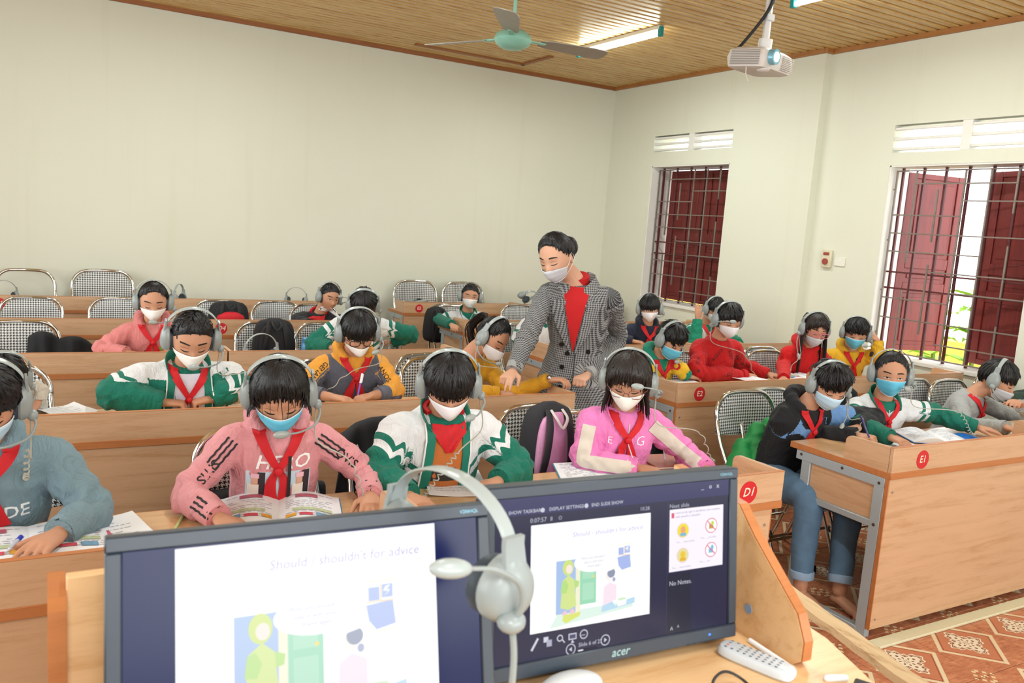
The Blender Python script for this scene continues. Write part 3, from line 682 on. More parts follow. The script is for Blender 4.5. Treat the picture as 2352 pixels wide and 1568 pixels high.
def drape(mb, b, grid, d, off=.004, th=.002, back=.25, reach=.6, extra=None, m=0, lim=None):
    'lays a grid of points (n, k, 3) on a surface along direction d and gives it thickness'
    grid = np.asarray(grid, float); n, k, _ = grid.shape; top = np.zeros_like(grid); bot = np.zeros_like(grid); d = nrm(d)
    for i in range(n):
        for j in range(k):
            p = grid[i, j]; h = b.ray_cast(Vector(p-d*back), Vector(d), reach)
            q = np.array(h[0]) if h[0] is not None else None
            if q is None or (lim and abs((q-p)@d) > lim):
                h2 = b.find_nearest(Vector(p)); q2 = np.array(h2[0]); q = q2 if np.linalg.norm(q2-p) < .06 else p
            e = off+(extra[i][j] if extra is not None else 0); top[i, j] = q-d*e; bot[i, j] = q-d*(e-th)
    V = np.concatenate([top.reshape(-1, 3), bot.reshape(-1, 3)]); N = n*k; F = []
    I = lambda i, j: i*k+j
    for i in range(n-1):
        for j in range(k-1):
            F.append((I(i, j), I(i, j+1), I(i+1, j+1), I(i+1, j))); F.append((N+I(i, j), N+I(i+1, j), N+I(i+1, j+1), N+I(i, j+1)))
    for i in range(n-1):
        F.append((I(i, 0), I(i+1, 0), N+I(i+1, 0), N+I(i, 0))); F.append((I(i+1, k-1), I(i, k-1), N+I(i, k-1), N+I(i+1, k-1)))
    for j in range(k-1):
        F.append((I(0, j+1), I(0, j), N+I(0, j), N+I(0, j+1))); F.append((I(n-1, j), I(n-1, j+1), N+I(n-1, j+1), N+I(n-1, j)))
    mb.add(V, F, m); return top
def strip(P, width, side, k=3):
    'grid along a centre line P with the given width'
    P = np.asarray(P, float); w_ = np.broadcast_to(np.asarray(width, float), (len(P),)); s_ = np.asarray(side, float)
    if s_.ndim == 1:
        t = np.gradient(P, axis=0); sd = np.array([nrm(np.cross(q, s_)) for q in t])
    else: sd = s_
    return np.stack([P+sd*(w_*u)[:, None] for u in np.linspace(-.5, .5, k)], 1)
def add_hand(mb, W, d, up, inw, sc=1., pose='relax'):
    d = nrm(d); up = nrm(up-d*(up@d)); s_ = np.cross(d, up); s_ = s_*math.copysign(1, s_@inw)
    rings = []; ang = np.arange(14)*2*PI/14
    for t, w_, h in ((-.02, .0205, .0165), (0, .0215, .0165), (.022, .0285, .0165), (.05, .0345, .0145), (.074, .0355, .012), (.084, .031, .009)):
        rings.append(W+sc*(d*t+np.outer(np.cos(ang)*w_, s_)+np.outer(np.sin(ang)*h, up)))
    mb.loft(rings)
    C = {'flat': (8, 14, 10), 'relax': (28, 38, 22), 'pen': (48, 62, 30), 'fist': (72, 88, 50), 'point': (20, 25, 15)}[pose]
    L = (.058, .064, .059, .048)
    for i in range(4):
        o = (.0265, .009, -.0085, -.0255)[i]; sp = math.radians((7, 2, -3, -9)[i]); dd = d*math.cos(sp)+s_*math.sin(sp)
        c = C if not (pose == 'point' and i > 1) else (70, 85, 45)
        c = [q*(1+.12*i if pose in ('pen', 'relax') else 1) for q in c]
        p = W+sc*(d*.076+s_*o-up*.001); P = [p-dd*.014*sc, p]; a = 0
        for q, fr in zip(c, (.45, .31, .24)):
            a += math.radians(q); v = dd*math.cos(a)-up*math.sin(a); P.append(P[-1]+v*L[i]*fr*sc)
        mb.tube(P, [x*sc for x in (.0085, .0088, .0078, .0070, .0058)], 8, ball=True)
    p = W+sc*(d*.018+s_*.020-up*.003); P = [p, p+sc*nrm(d*.6+s_*.75-up*.15)*.030]; v = {'flat': d*.75+s_*.6-up*.15, 'relax': d*.85+s_*.35-up*.35, 'pen': d*.95-s_*.05-up*.45, 'fist': d*.75-s_*.6-up*.4, 'point': d*.8+s_*.1-up*.5}[pose]
    P.append(P[-1]+sc*nrm(v)*.026); P.append(P[-1]+sc*nrm(v-up*.25)*.020)
    mb.tube(P, [x*sc for x in (.0125, .0108, .0092, .0072)], 8, ball=True)
def ik(A, B, l1, l2, pole):
    v = B-A; d = np.linalg.norm(v); s_ = max(1., d/(l1+l2)*1.01); l1 *= s_; l2 *= s_; u = v/d
    a = (l1*l1-l2*l2+d*d)/(2*d); h = math.sqrt(max(0, l1*l1-a*a)); p = pole-u*(pole@u); return A+u*a+nrm(p)*h
def fold_noise(V, seed, amp=1.):
    r = np.random.default_rng(seed); out = np.zeros(len(V))
    for f, a in ((22, .45), (38, .35), (64, .2)):
        k1 = nrm(r.normal(size=3)+V3(0, 0, .6))*f; k2 = nrm(r.normal(size=3))*f*.6; ph = r.uniform(0, 6, 2)
        s_ = np.sin(V@k1+1.6*np.sin(V@k2+ph[1])+ph[0]); out += a*(1-np.abs(s_)*1.6)
    return out*amp
def gmat(kind, **c):
    'garment cloth; gc = (distance down the sleeve or from the neck, angle round the sleeve, region), tl = torso coordinates'
    n = NT('cloth_'+kind); g = n.sep(n.attr('gc')); h, a, reg = g[0], g[1], g[2]; t = n.sep(n.attr('tl')); lx, ly, lz = t[0], t[1], t[2]
    v = n.co(); fn = n.noise(v, 220, 2, .6); big = n.noise(v, 9, 3)
    def band(s_, lo, hi): return n.math('MULTIPLY', n.math('GREATER_THAN', s_, lo), n.math('LESS_THAN', s_, hi))
    base = lin(c.get('base', 'ffffff'))
    if kind == 'school':
        G_ = lin(c.get('green', '12725f')); W_ = lin('e6e7ea'); hz = n.math('ADD', h, n.math('MULTIPLY', n.math('ABSOLUTE', n.math('SINE', n.math('MULTIPLY', a, 2))), .03))
        q = c.get('q', .205); col = n.mix(n.math('LESS_THAN', hz, q), G_, W_); col = n.mix(band(hz, q-.028, q-.004), col, G_); col = n.mix(band(hz, q-.004, q+.022), col, W_)
        col = n.mix(n.math('LESS_THAN', h, .035), col, G_)
    elif kind == 'shoulder':   # coloured yoke running down the top of the sleeve
        q = n.math('MULTIPLY', n.math('GREATER_THAN', n.math('SINE', n.math('ADD', a, .5)), .15), n.math('LESS_THAN', h, c.get('q', .33))); q = n.math('MULTIPLY', q, n.math('GREATER_THAN', reg, .5))
        q = n.math('MAXIMUM', q, n.math('LESS_THAN', h, .06)); col = n.mix(q, base, lin(c['c2']))
    elif kind == 'stripes':    # black stripes down the outer sleeve with a gap for the lettering
        s3 = n.math('LESS_THAN', n.math('FRACT', n.math('MULTIPLY', a, 3.4)), .3); s3 = n.math('MULTIPLY', s3, band(a, .25, 1.15))
        z_ = n.math('MAXIMUM', band(h, .05, .19), band(h, .34, .46)); s3 = n.math('MULTIPLY', n.math('MULTIPLY', s3, z_), n.math('GREATER_THAN', reg, .5))
        s3 = n.math('MULTIPLY', s3, n.math('GREATER_THAN', n.math('FRACT', n.math('MULTIPLY', h, 60)), .12)); col = n.mix(s3, base, lin('1d191b'))
    elif kind == 'sidestripe':
        q = n.math('MULTIPLY', band(a, .4, 1.25), n.math('GREATER_THAN', reg, .5)); q = n.math('MULTIPLY', q, n.math('GREATER_THAN', h, .12)); cuff = band(h, c.get('cuff', .50), c.get('cuff', .50)+.025)
        col = n.mix(n.math('MAXIMUM', q, cuff), base, lin(c['c2']))
    elif kind == 'upper':      # upper sleeve patch
        q = n.math('MULTIPLY', band(n.math('ADD', h, 0.), .15, .29), n.math('GREATER_THAN', reg, .5)); col = n.mix(q, base, lin(c['c2']))
    elif kind == 'split':      # different colours of body and sleeves
        col = n.mix(n.math('MAXIMUM', n.math('GREATER_THAN', reg, .5), n.math('LESS_THAN', h, .07)), base, lin(c['c2']))
    elif kind == 'print':
        w_ = n.n('ShaderNodeTexVoronoi'); n.l(v, w_.inputs[0]); w_.inputs['Scale'].default_value = 13.; dd = w_.outputs['Distance']; cc = n.sep(w_.outputs['Color'])
        sp = n.math('LESS_THAN', n.math('ADD', dd, n.math('MULTIPLY', fn, .15)), .36); col = n.mix(n.math('MULTIPLY', sp, n.math('GREATER_THAN', cc[0], .45)), base, n.mix(n.math('GREATER_THAN', cc[1], .5), lin('3c3630'), lin('3d6fc0')))
    elif kind == 'coat':
        u = n.math('MULTIPLY', n.math('ADD', lx, n.math('MULTIPLY', ly, .6)), 1/.0115); vv = n.math('MULTIPLY', lz, 1/.0115)
        A_ = n.math('LESS_THAN', n.math('FRACT', u), .5); B_ = n.math('LESS_THAN', n.math('FRACT', vv), .5); tt = n.math('LESS_THAN', n.math('FRACT', n.math('MULTIPLY', n.math('ADD', u, vv), 2)), .5)
        f = n.math('ADD', n.math('MULTIPLY', A_, tt), n.math('MULTIPLY', B_, n.math('SUBTRACT', 1, tt))); col = n.mix(f, lin('34353a'), lin('9b9b9a'))
    else: col = base
    cc = n.mix(n.math('MULTIPLY', big, .22), col, (0.02, .02, .02, 1)) if kind != 'coat' else col
    n.set(cc, c.get('rough', .78), 0, .25); wr = n.noise(n.map(v, (1, 1, .55), rot=(.3, .5, .2)), 13, 4, .55, 2.2); wr = n.math('SUBTRACT', 1, n.math('ABSOLUTE', n.math('SUBTRACT', n.math('MULTIPLY', wr, 2), 1))); n.bump(n.math('ADD', n.math('MULTIPLY', wr, .9), n.math('MULTIPLY', fn, .03 if kind != 'coat' else .015)), c.get('wr', .55), .022); n.b.inputs['Sheen Weight'].default_value = c.get('sheen', .08); return n.m
PEOPLE = {}
def person(key, label, head, ay=0., pitch=28., roll=0., hands=(None, None), poses=('relax', 'relax'), elbows=(None, None), sc=1., hs=1., skin=0, by=None, sh=(0, 0, 0),
           cloth=None, puff=.0, W=.128, hair='short', hseed=1, vox=.0055, gv=.008, hood=None, collar=None, open_=None, cuff=None, sleeve=1., mask='white', scarf='tie', glasses=None, eyes='down',
           trousers='2b3547', stand=False, hem=None, near=False, lean=.13, feet=None, seat_dx=0., texts=(), pin=None, neck='knit', brows=True, cuffband=None):
    H = at(head[0], head[1], Y=head[2]) if len(head) == 3 else np.array(head[3], float)
    yaw = math.atan2(CP[0]-H[0], H[1]-CP[1])+math.radians(ay) if True else 0
    pr_, rr = math.radians(pitch), math.radians(roll); Rh = rotz(yaw)@rotx(pr_)@roty(rr)
    byaw = math.radians(by) if by is not None else yaw*.45; Rb = rotz(byaw)
    N = H+Rh@V3(0, .030, -.100)*hs+Rb@V3(0, .028, -.050)*sc+Rb@np.array(sh, float)
    J = [N+Rb@V3(s_*W*sc, .012, -.052*sc) for s_ in (-1, 1)]              # image-left shoulder first
    B = N+Rb@V3(seat_dx, lean*sc, 0); B[2] = .50 if not stand else .92
    if stand: B[:2] = (N+Rb@V3(0, lean, 0))[:2]
    L1, L2 = .225*sc, .205*sc; root = thing('person', label, 'person', (B[0], B[1], 0)); PEOPLE[key] = root
    up = nrm(N-B); fr = Rb@V3(0, -1, 0); fr = nrm(fr-up*(fr@up)); sd = np.cross(fr, up); sd = sd*math.copysign(1, sd@(Rb@V3(1, 0, 0)))
    arms = []
    for i, s_ in enumerate((-1, 1)):
        h = hands[i]; Wp = np.array(h[0], float) if isinstance(h[0], (tuple, list, np.ndarray)) else at(h[0], h[1], Z=h[2]) if len(h) == 3 else at(h[0], h[1], Y=h[3])
        if elbows[i] is not None:
            e = elbows[i]; El = at(e[0], e[1], Y=e[2])
        else: El = None
        dd = nrm((Wp-(El if El is not None else J[i]))*V3(1, 1, .3)); wr = Wp-dd*.045*sc
        if El is None:
            El = ik(J[i], wr, L1, L2, Rb@V3(s_*1., .25, -.75))
            if El[2] < .80 and not stand and wr[2] > .74 and El[1] < B[1]-.02: El[2] = max(El[2], .80)
        dd = nrm((Wp-El)*V3(1, 1, .35)) if abs(Wp[2]-El[2]) < .18 else nrm(Wp-El)
        arms.append((J[i], El, Wp-dd*.045*sc, dd))
    # --- body: one skin
    b = MB(); R_ = dirs(); poles = head_pos(np.array([[0, 0, -1.], [0, 0, 1.]]))
    HV = np.concatenate([poles[:1]]+[head_pos(q) for q in R_]+[poles[1:]])*hs@Rh.T+H; k = 44; n = len(HV)-1; F = []
    for j in range(k): F.append((0, 1+(j+1) % k, 1+j)); F.append((n, n-k+j, n-k+(j+1) % k))
    for i in range(len(R_)-1):
        a_ = 1+i*k
        for j in range(k): F.append((a_+j, a_+(j+1) % k, a_+k+(j+1) % k, a_+k+j))
    b.add(HV, F)
    for s_ in (-1, 1):
        b.ell(H+Rh@V3(s_*.0725, .012, -.012)*hs, V3(.006, .017, .029)*hs, Rh@rotz(s_*.35), 10, 8)
    nk = H+Rh@V3(0, .026, -.06)*hs; b.tube([nk, (nk+N)/2+fr*-.002, N-up*.03], [.046*hs, .047*sc, .056*sc], 16)
    def torso(mb, f, top=True, lo=None, extra=0.):
        rings = []; ang = np.arange(24)*2*PI/24; L = np.linalg.norm(N-B)
        prof_ = [(-.10, .115, .098), (0, .122, .105), (.3, .116, .092), (.6, W*.95, .092), (.82, W, .085), (.93, W*.86, .072), (.985, W*.56, .060), (1.03, .052, .052)]
        if stand: prof_ = lo+[(.0, .155, .118), (.3, .122, .098), (.55, .14, .102), (.8, W+.005, .095), (.93, W*.9, .08), (.985, W*.55, .062), (1.03, .055, .055)] if lo else prof_
        for t, a_, c_ in prof_:
            bulge = 0 if not stand else 0
            cen = B+(N-B)*t
            if t < 0: cen = B+V3(0, 0, t*L)
            rings.append(cen+np.outer(np.sign(np.cos(ang))*np.abs(np.cos(ang))**.85*(a_*sc*f+extra), sd)+np.outer(np.sign(np.sin(ang))*np.abs(np.sin(ang))**.9*(c_*sc*f+extra), fr))
        mb.loft(rings)
    torso(b, .80, lo=[(-.25, .15, .11)] if stand else None)
    for i, (A_, E_, W_, dd) in enumerate(arms):
        P = np.vstack([A_*(1-t)+E_*t for t in (0, .5, 1)]+[E_*(1-t)+W_*t for t in (.35, .75, 1)])
        b.tube(P, np.array([.036, .031, .028, .031, .025, .0205])*sc, 12, ball=True)
        upv = V3(0, 0, 1) if abs(dd[2]) < .8 else Rb@V3(0, -1, 0)
        add_hand(b, W_, dd, upv, (N+(B-N)*.3)-W_ if not stand else Rb@V3(-(1 if i else -1), 0, 0), 1.0*sc, poses[i])
    hipw = .078*sc
    if feet is not None or stand:      # legs of the figures whose feet can be seen
        for i, s_ in enumerate((-1, 1)):
            f_ = np.array(feet[i], float) if feet else np.array([B[0]+s_*.09, B[1], .0]); hip = B+sd*s_*hipw; kn = feet[i+2] if feet else (hip+f_)/2
            b.tube([hip, kn, f_+V3(0, .02, .09)], [.07, .05, .034], 12, ball=True)
            b.tube([f_+V3(0, .035, .045), f_+V3(0, .0, .05), f_+V3(0, -.06, .03), f_+V3(0, -.12, .018)], [.028, .033, .034, .024], 10, flat=.75, ball=True)
            if near:
                for q in range(5): b.tube([f_+V3((q-2)*.014, -.10, .016), f_+V3((q-2)*.016, -.15+abs(q-1)*.006, .011)], [.010, .008], 8, ball=True)
    bme, bV = remesh(b, vox, 3); bb = bvh_of(bme); put(bme, 'body', SK[skin], root)
    # --- eyes and brows
    face = Rh@V3(0, 1, 0); P_ = lambda x, z, y=-.09: H+Rh@V3(x, y, z)*hs
    ln = 9
    for s_ in (-1, 1):
        u = np.linspace(-1, 1, ln); e = MB()
        if eyes == 'down':
            C_ = [P_(s_*(.031+.0145*q*s_), -.0045-.0035*(1-q*q)) for q in u]; drape(e, bb, strip(C_, .0034*np.sqrt(1.05-u*u)*hs+.0006, face, 2), face, .0012, .002); e.build('eyelashes', plain('17110f', .6), root)
            e = MB(); C_ = [P_(s_*(.031+.0135*q*s_), .0055+.0025*(1-q*q)) for q in u]; drape(e, bb, strip(C_, .0011, face, 2), face, .0009, .002); e.build('eyelid_crease', plain('8a5a45', .6), root)
        else:
            o_ = .0095 if eyes == 'open' else .005; G_ = np.stack([[P_(s_*(.031+.014*q*s_), -.001+o_/2*(1-q*q)**.7*v_) for v_ in (-1, 0, 1)] for q in u])
            drape(e, bb, G_, face, .0008, .002); eb = e.build('eye', plain('e6dfda', .25), root)
            i_ = MB(); G_ = np.stack([[P_(s_*.031+.0048*q, -.0005+min(o_*.46, .0045*math.sqrt(max(.02, 1-q*q)))*v_) for v_ in (-1, 0, 1)] for q in np.linspace(-1, 1, 7)]); drape(i_, bb, G_, face, .0014, .001); i_.build('iris', plain('1c120e', .15), eb)
            e = MB(); C_ = [P_(s_*(.031+.015*q*s_), o_/2*(1-q*q)**.7+.0002) for q in u]; drape(e, bb, strip(C_, .0026, face, 2), face, .0016, .002); e.build('eyelashes', plain('17110f', .6), root)
        if brows and hair != 'curtain':
            e = MB(); C_ = [P_(s_*(.032+.0175*q*s_), .0235+.003*(1-q*q)-.0015*q*s_*s_) for q in u]; drape(e, bb, strip(C_, (.0058*(1-.55*np.clip(u, 0, 1)**2))*hs, face, 2), face, .0014, .002); e.build('eyebrow', plain('1d1613', .8), root)
    if mask == 'none':
        e = MB(); u = np.linspace(-1, 1, 9)
        G_ = np.stack([[P_(.021*q, -.0655-.003*(1-q*q)*1+.0058*v_*math.sqrt(1.02-q*q)) for v_ in (-1, 0, 1)] for q in u]); drape(e, bb, G_, face, .001, .002); lp = e.build('lips', plain('b0645a', .5), root)
        e = MB(); G_ = np.stack([[P_(.016*q, -.066-.003*(1-q*q)+.0032*v_*math.sqrt(1.02-q*q)) for v_ in (-1, 0, 1)] for q in u]); drape(e, bb, G_, face, .0022, .001); e.build('teeth', plain('efe9e0', .3), lp)
        G_ = np.stack([[H+Rh@V3(.055*math.sin(q*1.3), -.062*math.cos(q*1.2)+.01, -.105+v_*.016)*hs for v_ in (-1, 0, 1)] for q in u]); e = MB(); drape(e, bb, G_, face, .012, .004); e.build('lowered_mask', plain('e6e6ea', .7), root)
    else:
        mc = {'white': 'e9e7ec', 'blue': '63bfe0', 'pale': 'b9d8ec', 'grey': 'c5c6cc', 'cream': 'ece9e6'}[mask if mask in ('white', 'blue', 'pale', 'grey', 'cream') else 'white']
        nx, nz = 19, 13; zt = -.020; ridge = mask in ('white', 'cream'); drop = .012 if mask == 'grey' or pin == 'low' else 0
        us = np.linspace(-1, 1, nx); vs = np.linspace(0, 1, nz); G_ = np.zeros((nx, nz, 3)); ex = np.zeros((nx, nz))
        for i, u in enumerate(us):
            for j, v_ in enumerate(vs):
                if ridge:
                    top = zt-.016*abs(u)**1.4-drop; bot = -.118+.045*abs(u)**1.5-drop; z = top+(bot-top)*v_; x = .064*u*(1-.18*v_*abs(u))
                    ex[i, j] = .014*(1-abs(u))**1.1*math.sin(PI*min(1, v_*.9+.12))+.002
                else:
                    top = zt-.010*abs(u)**2-drop; bot = -.112+.022*abs(u)**2-drop; z = top+(bot-top)*v_; x = .062*u*(1-.08*v_)
                    ex[i, j] = .008*(1-u*u)*math.sin(PI*min(1, v_*.85+.15))+.0012*math.sin(v_*22)*(1-u**4)+.001
                G_[i, j] = H+Rh@(V3(x, -.09*math.cos(u*.9)-.0, z)*hs)
        if True:
            q = MB(); T_ = np.zeros_like(G_); n_ = []
            for i, u in enumerate(us):
                au = abs(u); az = math.radians(72*u); t0 = math.radians((-6 if ridge else -5)-7*au**1.5)-(.16 if drop else 0); b0 = math.radians((-60+17*au**1.6) if ridge else (-59+6*au**2))-(.05 if drop else 0)
                for j, v_ in enumerate(vs):
                    e_ = t0+(b0-t0)*v_; D_ = np.array([[math.sin(az)*math.cos(e_), -math.cos(az)*math.cos(e_), math.sin(e_)]]); q0 = head_pos(D_, False)[0]*V3(1 if ridge else 1+.24*v_, 1, 1); nn_ = nrm(q0*V3(1, 1.3, .4))
                    lift = .0035+.0125*math.exp(-(u/.30)**2)*math.exp(-((v_-.28)/.42)**2)+.006*math.exp(-(u/.5)**2)
                    lift += (.011*(1-au)**1.3*math.exp(-((v_-.45)/.4)**2)) if ridge else (.004*(1-u*u)+.0010*math.sin(v_*20)*(1-u**4))
                    T_[i, j] = H+Rh@((q0+nn_*lift)*hs)
            if not ridge:
                for j in range(nz): T_[:, j] -= (Rh@V3(0, 1, 0))*-.0008*math.cos(j*PI*.85)
            V = np.concatenate([T_.reshape(-1, 3), (T_+Rh@V3(0, .0016, 0)).reshape(-1, 3)]); Nn = nx*nz; F = []
            I = lambda i, j: i*nz+j
            for i in range(nx-1):
                for j in range(nz-1): F += [(I(i, j), I(i, j+1), I(i+1, j+1), I(i+1, j)), (Nn+I(i, j), Nn+I(i+1, j), Nn+I(i+1, j+1), Nn+I(i, j+1))]
            for i in range(nx-1): F += [(I(i, 0), I(i+1, 0), Nn+I(i+1, 0), Nn+I(i, 0)), (I(i+1, nz-1), I(i, nz-1), Nn+I(i, nz-1), Nn+I(i+1, nz-1))]
            for j in range(nz-1): F += [(I(0, j+1), I(0, j), Nn+I(0, j), Nn+I(0, j+1)), (I(nx-1, j), I(nx-1, j+1), Nn+I(nx-1, j+1), Nn+I(nx-1, j))]
            q.add(V, F); mo = q.build('face_mask', plain(mc, .8, 0, .03, 80, .08), root, ang=3)
            if not ridge:
                wb_ = MB(); 
                for j in (0, nz-1): wb_.tube(T_[:, j], .0016, 5)
                wb_.build('binding', plain('dfeaf2', .8), mo)
            lp = MB()
            for s_, i in ((-1, 0), (1, nx-1)):
                a1, a2 = T_[i, 1], T_[i, nz-3]; ear = H+Rh@V3(s_*.079, .014, .012)*hs; ear2 = H+Rh@V3(s_*.08, .022, -.02)*hs
                lp.tube(bez([a1, (a1+ear)/2+Rh@V3(s_*.004, 0, 0), ear, ear2, (a2+ear2)/2+Rh@V3(s_*.006, 0, 0), a2], 5), .0013, 5)
            lp.build('ear_loop', plain('eeeeee', .7), mo)
    if glasses:
        g = MB(); gc = glasses
        for s_ in (-1, 1):
            a_ = np.arange(22)*2*PI/22; ring = [H+Rh@(V3(s_*.033+.0245*math.copysign(abs(math.cos(t))**.7, math.cos(t)), -.103+.004*abs(math.cos(t)), -.002+.0165*math.copysign(abs(math.sin(t))**.75, math.sin(t)))*hs) for t in a_]
            g.tube(ring, .0013 if gc[1] < 1 else .0022, 6, False, closed=True)
            g.tube([H+Rh@(V3(s_*.0575, -.099, .006)*hs), H+Rh@(V3(s_*.074, -.07, .006)*hs), H+Rh@(V3(s_*.080, -.0, .004)*hs)], .0016, 6)
        g.tube(bez([H+Rh@(V3(-.0095, -.105, .0)*hs), H+Rh@(V3(0, -.108, .005)*hs), H+Rh@(V3(.0095, -.105, .0)*hs)], 5), .0014, 6); go = g.build('glasses', plain(gc[0], .3, .3), root)
    # --- hair
    el = lambda az: None
    T1 = {'short': (20, 12, 2, -8, -34), 'bangs': (4, 6, 0, -8, -34), 'buzz': (38, 31, 10, -6, -34), 'back': (50, 42, 14, -8, -34), 'curtain': (30, 20, -12, -22, -40), 'bob': (22, 12, -20, -35, -45), 'tuft': (18, 12, 4, -8, -34)}
    st = {'short': 'short', 'bangs': 'bangs', 'buzz': 'buzz', 'pony': 'back', 'bun': 'back', 'curtain': 'curtain', 'bob': 'bob', 'long': 'curtain', 'tuft': 'tuft', 'slick': 'back'}[hair]; tb = T1[st]
    elmin = lambda az: np.interp(abs(((az+180) % 360)-180), (0, 40, 78, 110, 180), tb)      # az 0 = front
    hb = MB(); nu, nv = 48, 16; rings = []; thick = {'buzz': .006, 'pony': .008, 'bun': .009, 'slick': .008}.get(hair, .0135)
    def hp(az, e, lift):
        a_, e_ = np.radians(az), np.radians(e); D = np.stack([np.sin(a_)*np.cos(e_), -np.cos(a_)*np.cos(e_), np.sin(e_)], -1).reshape(-1, 3); P = head_pos(D, False); return (P+nrm_rows(P)*np.reshape(lift, (-1, 1)))
    for j in range(nv+1):
        t = j/nv; az = np.arange(nu)*360/nu; e = 90-(90-np.array([elmin(q) for q in az]))*(1-t) if j < nv else np.full(nu, 89.)
        e = np.array([elmin(q) for q in az])+(89.5-np.array([elmin(q) for q in az]))*t; jit = .0015*np.sin(az*.35+hseed)+.001*np.sin(az*1.1)
        l = thick*min(1, .15+t*4.5)**.6+jit; rings.append(hp(az, e, l)*hs@Rh.T+H)
    hb.loft(rings)
    r = np.random.default_rng(hseed*13+5); ns = 620 if vox < .005 else 300 if hair not in ('buzz',) else 160
    ldir = Rh.T@V3(0, 0, -1)
    for _ in range(ns):
        az = r.uniform(-180, 180); lo = elmin(az); e0 = r.uniform(lo+8, 88); span = r.uniform(30, 62) if hair != 'buzz' else r.uniform(8, 16)
        e1 = max(lo-r.uniform(-3, 9 if abs(az) < 60 else 5)*(st != 'back'), e0-span); m_ = 6; t = np.linspace(0, 1, m_)
        dz = r.uniform(-14, 14)+(18 if hair in ('short', 'tuft') and abs(az) < 80 else 0)
        sp = {'short': .006, 'tuft': .012, 'bangs': .003, 'buzz': .002}.get(hair, .001); lf = thick+.0015+r.uniform(0, .003)+r.uniform(0, sp)*t**2
        if hair in ('short', 'tuft') and e0 > 60: lf = lf+r.uniform(.0, .014 if hair == 'tuft' else .006)*t
        fade = np.clip((e0+(e1-e0)*t-lo)/14, .25, 1); lf = lf*fade
        A_ = az+dz*t; E_ = e0+(e1-e0)*t; w_ = (r.uniform(2.2, 4.2)*(1-.75*t**2.5)+.2)/np.maximum(.25, np.cos(np.radians(np.clip(E_, -80, 86))))
        Lf = hp(A_-w_, E_, lf-.0015); Md = hp(A_, E_, lf+.0012); Rt = hp(A_+w_, E_, lf-.0015); V = np.concatenate([Lf, Md, Rt])*hs@Rh.T+H; F = []
        for q in range(m_-1): F += [(q, q+1, m_+q+1, m_+q), (m_+q, m_+q+1, 2*m_+q+1, 2*m_+q)]
        hb.add(V, F)
    if hair in ('curtain', 'bob', 'long'):
        LL = {'curtain': .035, 'bob': .085, 'long': .34}[hair]
        for _ in range(150):
            az = r.choice([-1, 1])*r.uniform(72 if hair != 'curtain' else 60, 180); P0 = hp(np.array([az]), np.array([elmin(az)+14]), thick)[0]*hs; P1 = hp(np.array([az]), np.array([elmin(az)]), thick+.002)[0]*hs
            a0, a1 = H+Rh@P0, H+Rh@P1; ln_ = LL*r.uniform(.7, 1.1); o_ = nrm((a1-H)*V3(1, 1, 0)); P = bez([a0, a1, a1+V3(0, 0, -ln_*.5)+o_*.008, a1+V3(0, 0, -ln_)+o_*(.014 if hair == 'bob' else 0.01)], 3)
            hb.tube(P, np.linspace(.005, .0012, len(P)), 4)
    if hair == 'bangs' or hair == 'curtain' or hair == 'bob':     # loose strands over the forehead
        for _ in range({'bangs': 46, 'curtain': 9, 'bob': 10}[hair]):
            az = r.uniform(-42, 42); w_ = r.uniform(.0010, .0026); e1 = r.uniform(-10, 16) if hair == 'curtain' else r.uniform(0, 10); t = np.linspace(0, 1, 7); a_ = az*(1-.0*t)+r.uniform(-9, 9)*t
            if hair == 'curtain': az = az+18*np.sign(az)*0+(-10)
            P = hp(a_, 62+(e1-62)*t, thick*np.clip(1.1-.5*t, .5, 1)+.003+.004*t)*hs@Rh.T+H; hb.tube(P, np.linspace(w_*1.3, w_*.3, 7), 4)
    ho = hb.build('hair', MHAIR if hair not in ('long', 'bob') else MHAIR2, root, ang=1.2)
    if hair == 'bun':
        MB().ell(H+Rh@V3(.0, .132, .0)*hs, V3(.040, .036, .050)*hs, Rh).build('hair_bun', MHAIR, root)
    if hair in ('pony', 'long'):
        q = MB(); p0 = H+Rh@V3(0, .098, .045)*hs
        for _ in range(46):
            j_ = r.normal(size=3)*.010; P = bez([p0+j_*.3, p0+Rh@V3(0, .035, -.01)+j_, p0+Rh@V3(0, .05, -.10)+j_*1.4+V3(0, 0, -.02), p0+Rh@V3(0, .03, 0)+V3(0, .02, -.26 if hair == 'pony' else -.36)+j_*1.8], 4); q.tube(P, np.linspace(.006, .0015, len(P)), 4)
        q.ell(p0, (.018, .018, .018), seg=10, rings=8); q.build('ponytail', MHAIR2, root)
    # --- garment
    g = MB(); torso(g, 1., lo=hem, extra=.006+puff)
    sl = []
    for A_, E_, W_, dd in arms:
        We = E_+(W_-E_)*sleeve if sleeve < 1 else W_; P = [N+(A_-N)*.35-up*.022, A_-up*.004, A_*.5+E_*.5, E_, E_*.5+We*.5, We]; q = puff
        g.tube(bez(P, 4), np.interp(np.linspace(0, 5, 21), range(6), [.046, .050+q, .045+q, .042+q, .040+q*.9, .033+q*.5])*sc, 16); sl.append((A_, E_, We))
    if hood:
        hc_ = N+up*.018-fr*.035; th_ = np.linspace(-2.2, 2.2, 15)   # soft ring of the lowered hood
        P = [N+up*(.012+.028*math.cos(t/2.2*PI/2)**1)+(-fr*math.cos(t)*(.078)+sd*math.sin(t)*.074) for t in th_]; g.tube(P, .022+.016*np.cos(th_/2.2*PI/2), 12, ball=True)
    gm, gV = remesh(g, gv, 5)
    nrmv = np.empty(len(gV)*3); gm.vertices.foreach_get('normal', nrmv); nrmv = nrmv.reshape(-1, 3)
    fn = fold_noise(gV, hseed+40, .0052 if puff < .01 else .0085)
